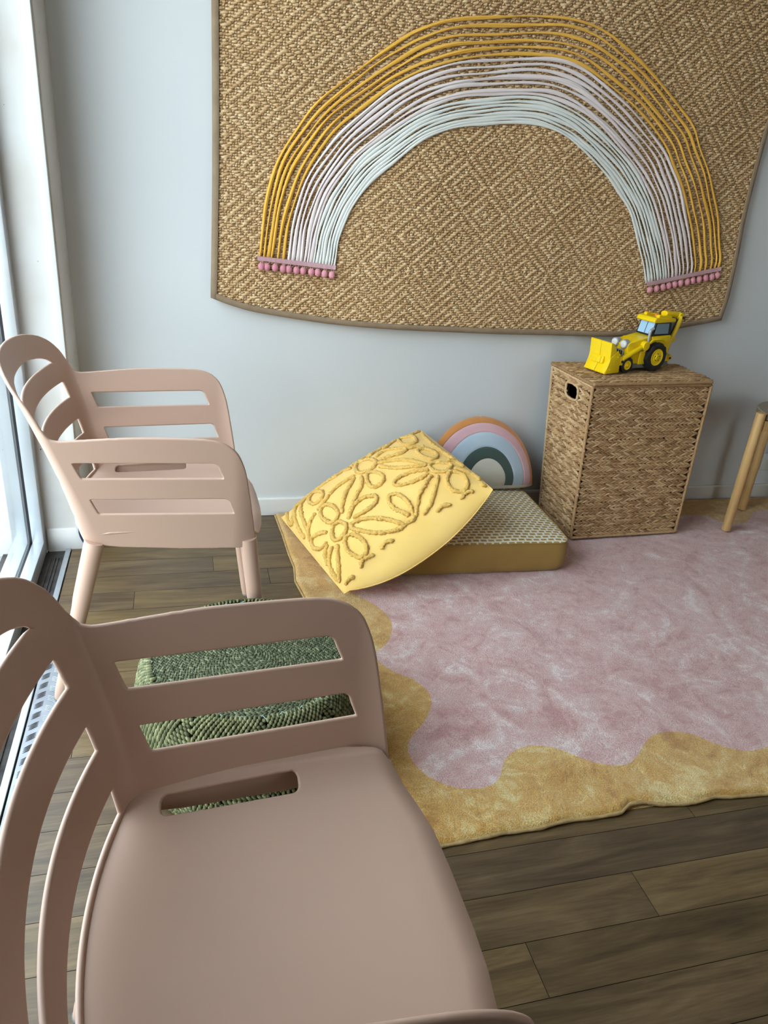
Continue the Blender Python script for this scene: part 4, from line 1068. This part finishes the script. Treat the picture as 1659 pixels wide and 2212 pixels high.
# cab
q = MB(); fz = [(-.072,.128),(-.085,.180),(-.168,.180),(-.176,.128)]
q.prism(fz, -.0385, .0385); cab = q.build('cab', M['tblack'], ty, bevel=.002)
q = MB()
def quad(mb, P_, n_, th=.0012):
    P_ = [Vector(p) for p in P_]; n_ = Vector(n_).normalized()*th; mb.add([p+n_ for p in P_]+[p-n_ for p in P_], [(0,1,2,3),(7,6,5,4),(0,4,5,1),(1,5,6,2),(2,6,7,3),(3,7,4,0)], 0, False)
for y0, y1 in ((-.033,-.0015),(.0015,.033)):
    quad(q, [(-.0738,y0,.134),(-.0738,y1,.134),(-.0838,y1,.176),(-.0838,y0,.176)], (1,0,.23))
tag(q.build('windscreen', M['tglass'], cab), 'pale blue windscreen in two halves')
for sg in (1,-1):
    q = MB(); quad(q, [(-.083,sg*.0388,.136),(-.158,sg*.0388,.136),(-.153,sg*.0388,.174),(-.091,sg*.0388,.174)], (0,1,0)); q.build('side_window', M['tglass2'], cab)
q = MB(); q.prism([(-.066,.180),(-.066,.188),(-.072,.196),(-.178,.192),(-.182,.184),(-.178,.178),(-.072,.177)], -.0445, .0445); rf = q.build('roof', Y, ty, bevel=.003)
q = MB()
for yy_ in (-.030,.030): q.box(-.165,-.095,yy_-.006,yy_+.006,.190,.2005)
q.cyl((-.100,.197), .009, -.0375, -.0225, 'y', 20); q.cyl((-.100,.197), .009, .0225, .0375, 'y', 20)
q.build('roof_rail', Y, rf, bevel=.0015)
q = MB(); q.cyl((-.118,0), .0065, .192, .203, 'z', 20, r1=.0045); tag(q.build('beacon', M['torange'], ty, bevel=.001), 'orange beacon')
q = MB(); q.tube([tuple(p) for p in smoothpoly([(-.058,.040,.100),(-.058,.040,.140),(-.060,.040,.150),(-.072,.041,.158)], 6)], .0052, 14); tag(q.build('exhaust_pipe', M['tsilver'], ty), 'silver exhaust pipe')
# loader arms and front bucket
for sg in (1,-1):
    q = MB(); q.tube([(-.030, sg*.0465, .094),(.070, sg*.0465, .052)], .0095, 14); q.cyl((-.036,.097), .0165, sg*.037, sg*.058, 'y', 26)
    q.box(.06,.088,sg*.0465-.006,sg*.0465+.006,.030,.062); q.build('loader_arm', Y, ty, bevel=.002)
    q = MB(); q.cyl((.072,.044), .0048, sg*.0515, sg*.0555, 'y', 16); q.build('pivot_pin', M['tblack'], ty)
bp = [(.080,.004),(.150,.0015),(.152,.006),(.134,.040),(.135,.048),(.1425,.112),(.138,.114),(.126,.110),(.088,.052)]
q = MB(); q.prism(bp, -.052, -.0008); q.prism(bp, .0008, .052); q.prism([(.146,.034),(.142,.060),(.1345,.060),(.134,.034)], -.034, .026)
q.prism([(.1495,.036),(.1465,.058),(.138,.058),(.138,.036)], -.006, .016)
for sg in (1,-1): q.prism([(.078,.0045),(.150,.0025),(.136,.045),(.136,.06),(.10,.085),(.084,.06)], sg*.050-.003, sg*.050+.003)
bu = q.build('front_bucket', Y, ty, bevel=.0018)
for (bx_, bz_) in ((.112,.045),(.128,.018),(.098,.062),(.09,.07)):
    q = MB(); q.cyl((bx_,bz_), .0028, .052, .0555, 'y', 12); q.build('rivet', Y, bu)
# wheels
def wheel(x, r, w, y, name='wheel'):
    sg = 1 if y > 0 else -1; q = MB(); n = 72; vs = []; fs = []
    prof_ = [(.56,0),(.58,.9),(.64,1),(.90,1),(.985,.86),(1,.5),(1,-.1),(.56,-.1)]
    for i in range(n):
        a = 2*pi*i/n; lug = 1+.022*(1 if (i//3) % 2 else -1)
        for (rr, ww) in prof_:
            R__ = r*rr*(lug if rr > .95 else 1)*.98; vs.append((x+R__*cos(a), y+sg*(ww-.5)*w, r+R__*sin(a)))
    K_ = len(prof_)
    for i in range(n):
        for j in range(K_): fs.append((i*K_+j,((i+1)%n)*K_+j,((i+1)%n)*K_+(j+1)%K_,i*K_+(j+1)%K_))
    q.add(vs, fs); wh = q.build(name, M['tblack'], ty, auto=40)
    q = MB(); n = 40; vs = []; fs = []
    prof_ = [(0,.62),(.14,.62),(.17,.50),(.30,.48),(.33,.40),(.47,.38),(.50,.46),(.56,.50),(.585,.44),(.585,.0)]
    for i in range(n):
        a = 2*pi*i/n
        for (rr, ww) in prof_: vs.append((x+r*rr*cos(a), y+sg*ww*w*1.02, r+r*rr*sin(a)))
    K_ = len(prof_)
    for i in range(n):
        for j in range(K_-1): fs.append((i*K_+j,((i+1)%n)*K_+j,((i+1)%n)*K_+j+1,i*K_+j+1))
    q.add(vs, fs); hb = q.build('hub', Y, wh, auto=40)
    q = MB()
    for k_ in range(5):
        a = 2*pi*k_/5+.3; q.cyl((x+r*.24*cos(a), r+r*.24*sin(a)), r*.035, y+sg*w*.46, y+sg*w*.56, 'y', 10)
    q.build('wheel_nut', M['tblack'], hb)
for sg in (1,-1):
    wheel(-.100, .054, .022, sg*.052); wheel(.040, .0295, .016, sg*.046)
# backhoe
q = MB(); q.prism([(-.178,.03),(-.182,.176),(-.205,.190),(-.238,.182),(-.215,.03)], -.012, .012); q.build('hoe_panel', M['tgrey'], ty, bevel=.002)
for sg in (1,-1):
    q = MB(); q.tube([(-.188, sg*.021, .062),(-.240, sg*.021, .192)], .0105, 12, ry=.0065); q.build('hoe_boom', Y, ty)
    q = MB(); q.cyl((-.188,.062), .0048, sg*.026, sg*.0295, 'y', 14); q.build('pivot_pin', M['tblack'], ty)
    q = MB(); q.cyl((-.240,.190), .0048, sg*.026, sg*.0295, 'y', 14); q.build('pivot_pin', M['tblack'], ty)
q = MB(); q.tube([(-.160,0,.203),(-.240,0,.195)], .0115, 14, ry=.016); q.cyl((-.240,.193), .014, -.020, .020, 'y', 24); q.build('hoe_head', Y, ty, bevel=.002)
q = MB(); q.tube([(-.243,0,.185),(-.232,0,.115)], .010, 12); q.cyl((-.232,.108), .012, -.012, .012, 'y', 20); q.build('hoe_stick', Y, ty)
q = MB(); q.tube([(-.232,0,.108),(-.222,0,.055)], .0068, 14); tag(q.build('hydraulic_ram', M['tsilver'], ty), 'silver hydraulic ram')
q = MB(); q.prism([(-.178,.044),(-.225,.050),(-.236,.040),(-.228,.024),(-.215,.018),(-.212,.008),(-.200,.0015),(-.185,.003),(-.176,.016)], -.020, .020); q.cyl((-.224,.038), .011, -.022, .022, 'y', 20); hbk = q.build('hoe_bucket', Y, ty, bevel=.002)
q = MB(); q.cyl((-.224,.036), .0042, -.0255, .0255, 'y', 12); q.build('pivot_pin', M['tblack'], hbk)

# ---------------------------------------------------------------- stool
st = empty('stool', (2.331, 2.252, .0195), label='small round wooden stool with round oak legs at the right edge of the rug', cat='stool')
q = MB(); n = 64; R_s = .186
prof_ = [(0,.498),(R_s-.004,.498),(R_s,.4945),(R_s,.4765),(R_s-.004,.473),(0,.473)]
vs = []; fs = []
for i in range(n):
    for r_, z_ in prof_: vs.append((r_*cos(2*pi*i/n), r_*sin(2*pi*i/n), z_))
for i in range(n):
    for j in range(5): fs.append((i*6+j,((i+1)%n)*6+j,((i+1)%n)*6+j+1,i*6+j+1))
q.add(vs, fs); tag(q.build('seat', M['seatgrey'], st, auto=40, weld=True), 'grey brown round wooden seat')
for (lx, ly) in ((2.124,2.27),(2.349,2.459),(2.538,2.234),(2.313,2.045)):
    d = Vector((lx-2.331, ly-2.252, 0)); q = MB(); q.cyl((d.x, d.y), .0175, 0, .500, 'z', 28, r1=.0185); q.build('leg', M['birch'], st, bevel=.0015)
for a, b in (((2.124,2.27),(2.538,2.234)),((2.349,2.459),(2.313,2.045))):
    a_ = Vector((a[0]-2.331, a[1]-2.252, .450)); b_ = Vector((b[0]-2.331, b[1]-2.252, .450)); d = (b_-a_).normalized(); s_ = Vector((-d.y, d.x, 0))*.011
    q = MB(); a_ += d*.017; b_ -= d*.017; h_ = Vector((0,0,.021))
    q.add([a_+s_+h_,a_-s_+h_,a_-s_-h_,a_+s_-h_,b_+s_+h_,b_-s_+h_,b_-s_-h_,b_+s_-h_], [(0,1,2,3),(7,6,5,4),(0,4,5,1),(1,5,6,2),(2,6,7,3),(3,7,4,0)], 0, False); q.build('apron_rail', M['birch'], st, bevel=.0015)

# ---------------------------------------------------------------- socket on the wall
sk = empty('power_socket', (2.576, WALL_Y, .182), label='white wall socket plate low on the back wall behind the stool', cat='socket')
q = MB(); q.box(-.058,.058,-.009,0,-.042,.042); q.build('face_plate', M['socket'], sk, bevel=.004)
for sx_ in (-.028,.028):
    q = MB(); q.box(sx_-.008,sx_+.008,-.0125,-.008,.012,.026); q.build('switch', M['socket'], sk, bevel=.001)
pg = MB(); pg.box(2.536,2.60,WALL_Y-.052,WALL_Y-.0005,.232,.286); tag(pg.build('dark_wall_box', M['darkbox'], bevel=.008), 'dark grey plastic box on the wall just above the white socket', 'wall_box')  # plain box standing in for an unidentified dark shape

# ---------------------------------------------------------------- light
W = bpy.data.worlds.new('daylight'); SC.world = W; W.use_nodes = True; t = W.node_tree
bg = t.nodes['Background']
tc = t.nodes.new('ShaderNodeTexCoord'); sx_ = t.nodes.new('ShaderNodeSeparateXYZ'); t.links.new(tc.outputs['Generated'], sx_.inputs[0])
cr_ = t.nodes.new('ShaderNodeValToRGB'); t.links.new(sx_.outputs[2], cr_.inputs[0])
e = cr_.color_ramp.elements; e[0].position = .0; e[0].color = (.86,.88,.88,1); e[1].position = .6; e[1].color = (.74,.86,1.0,1)
t.links.new(cr_.outputs[0], bg.inputs[0]); bg.inputs[1].default_value = 9.3
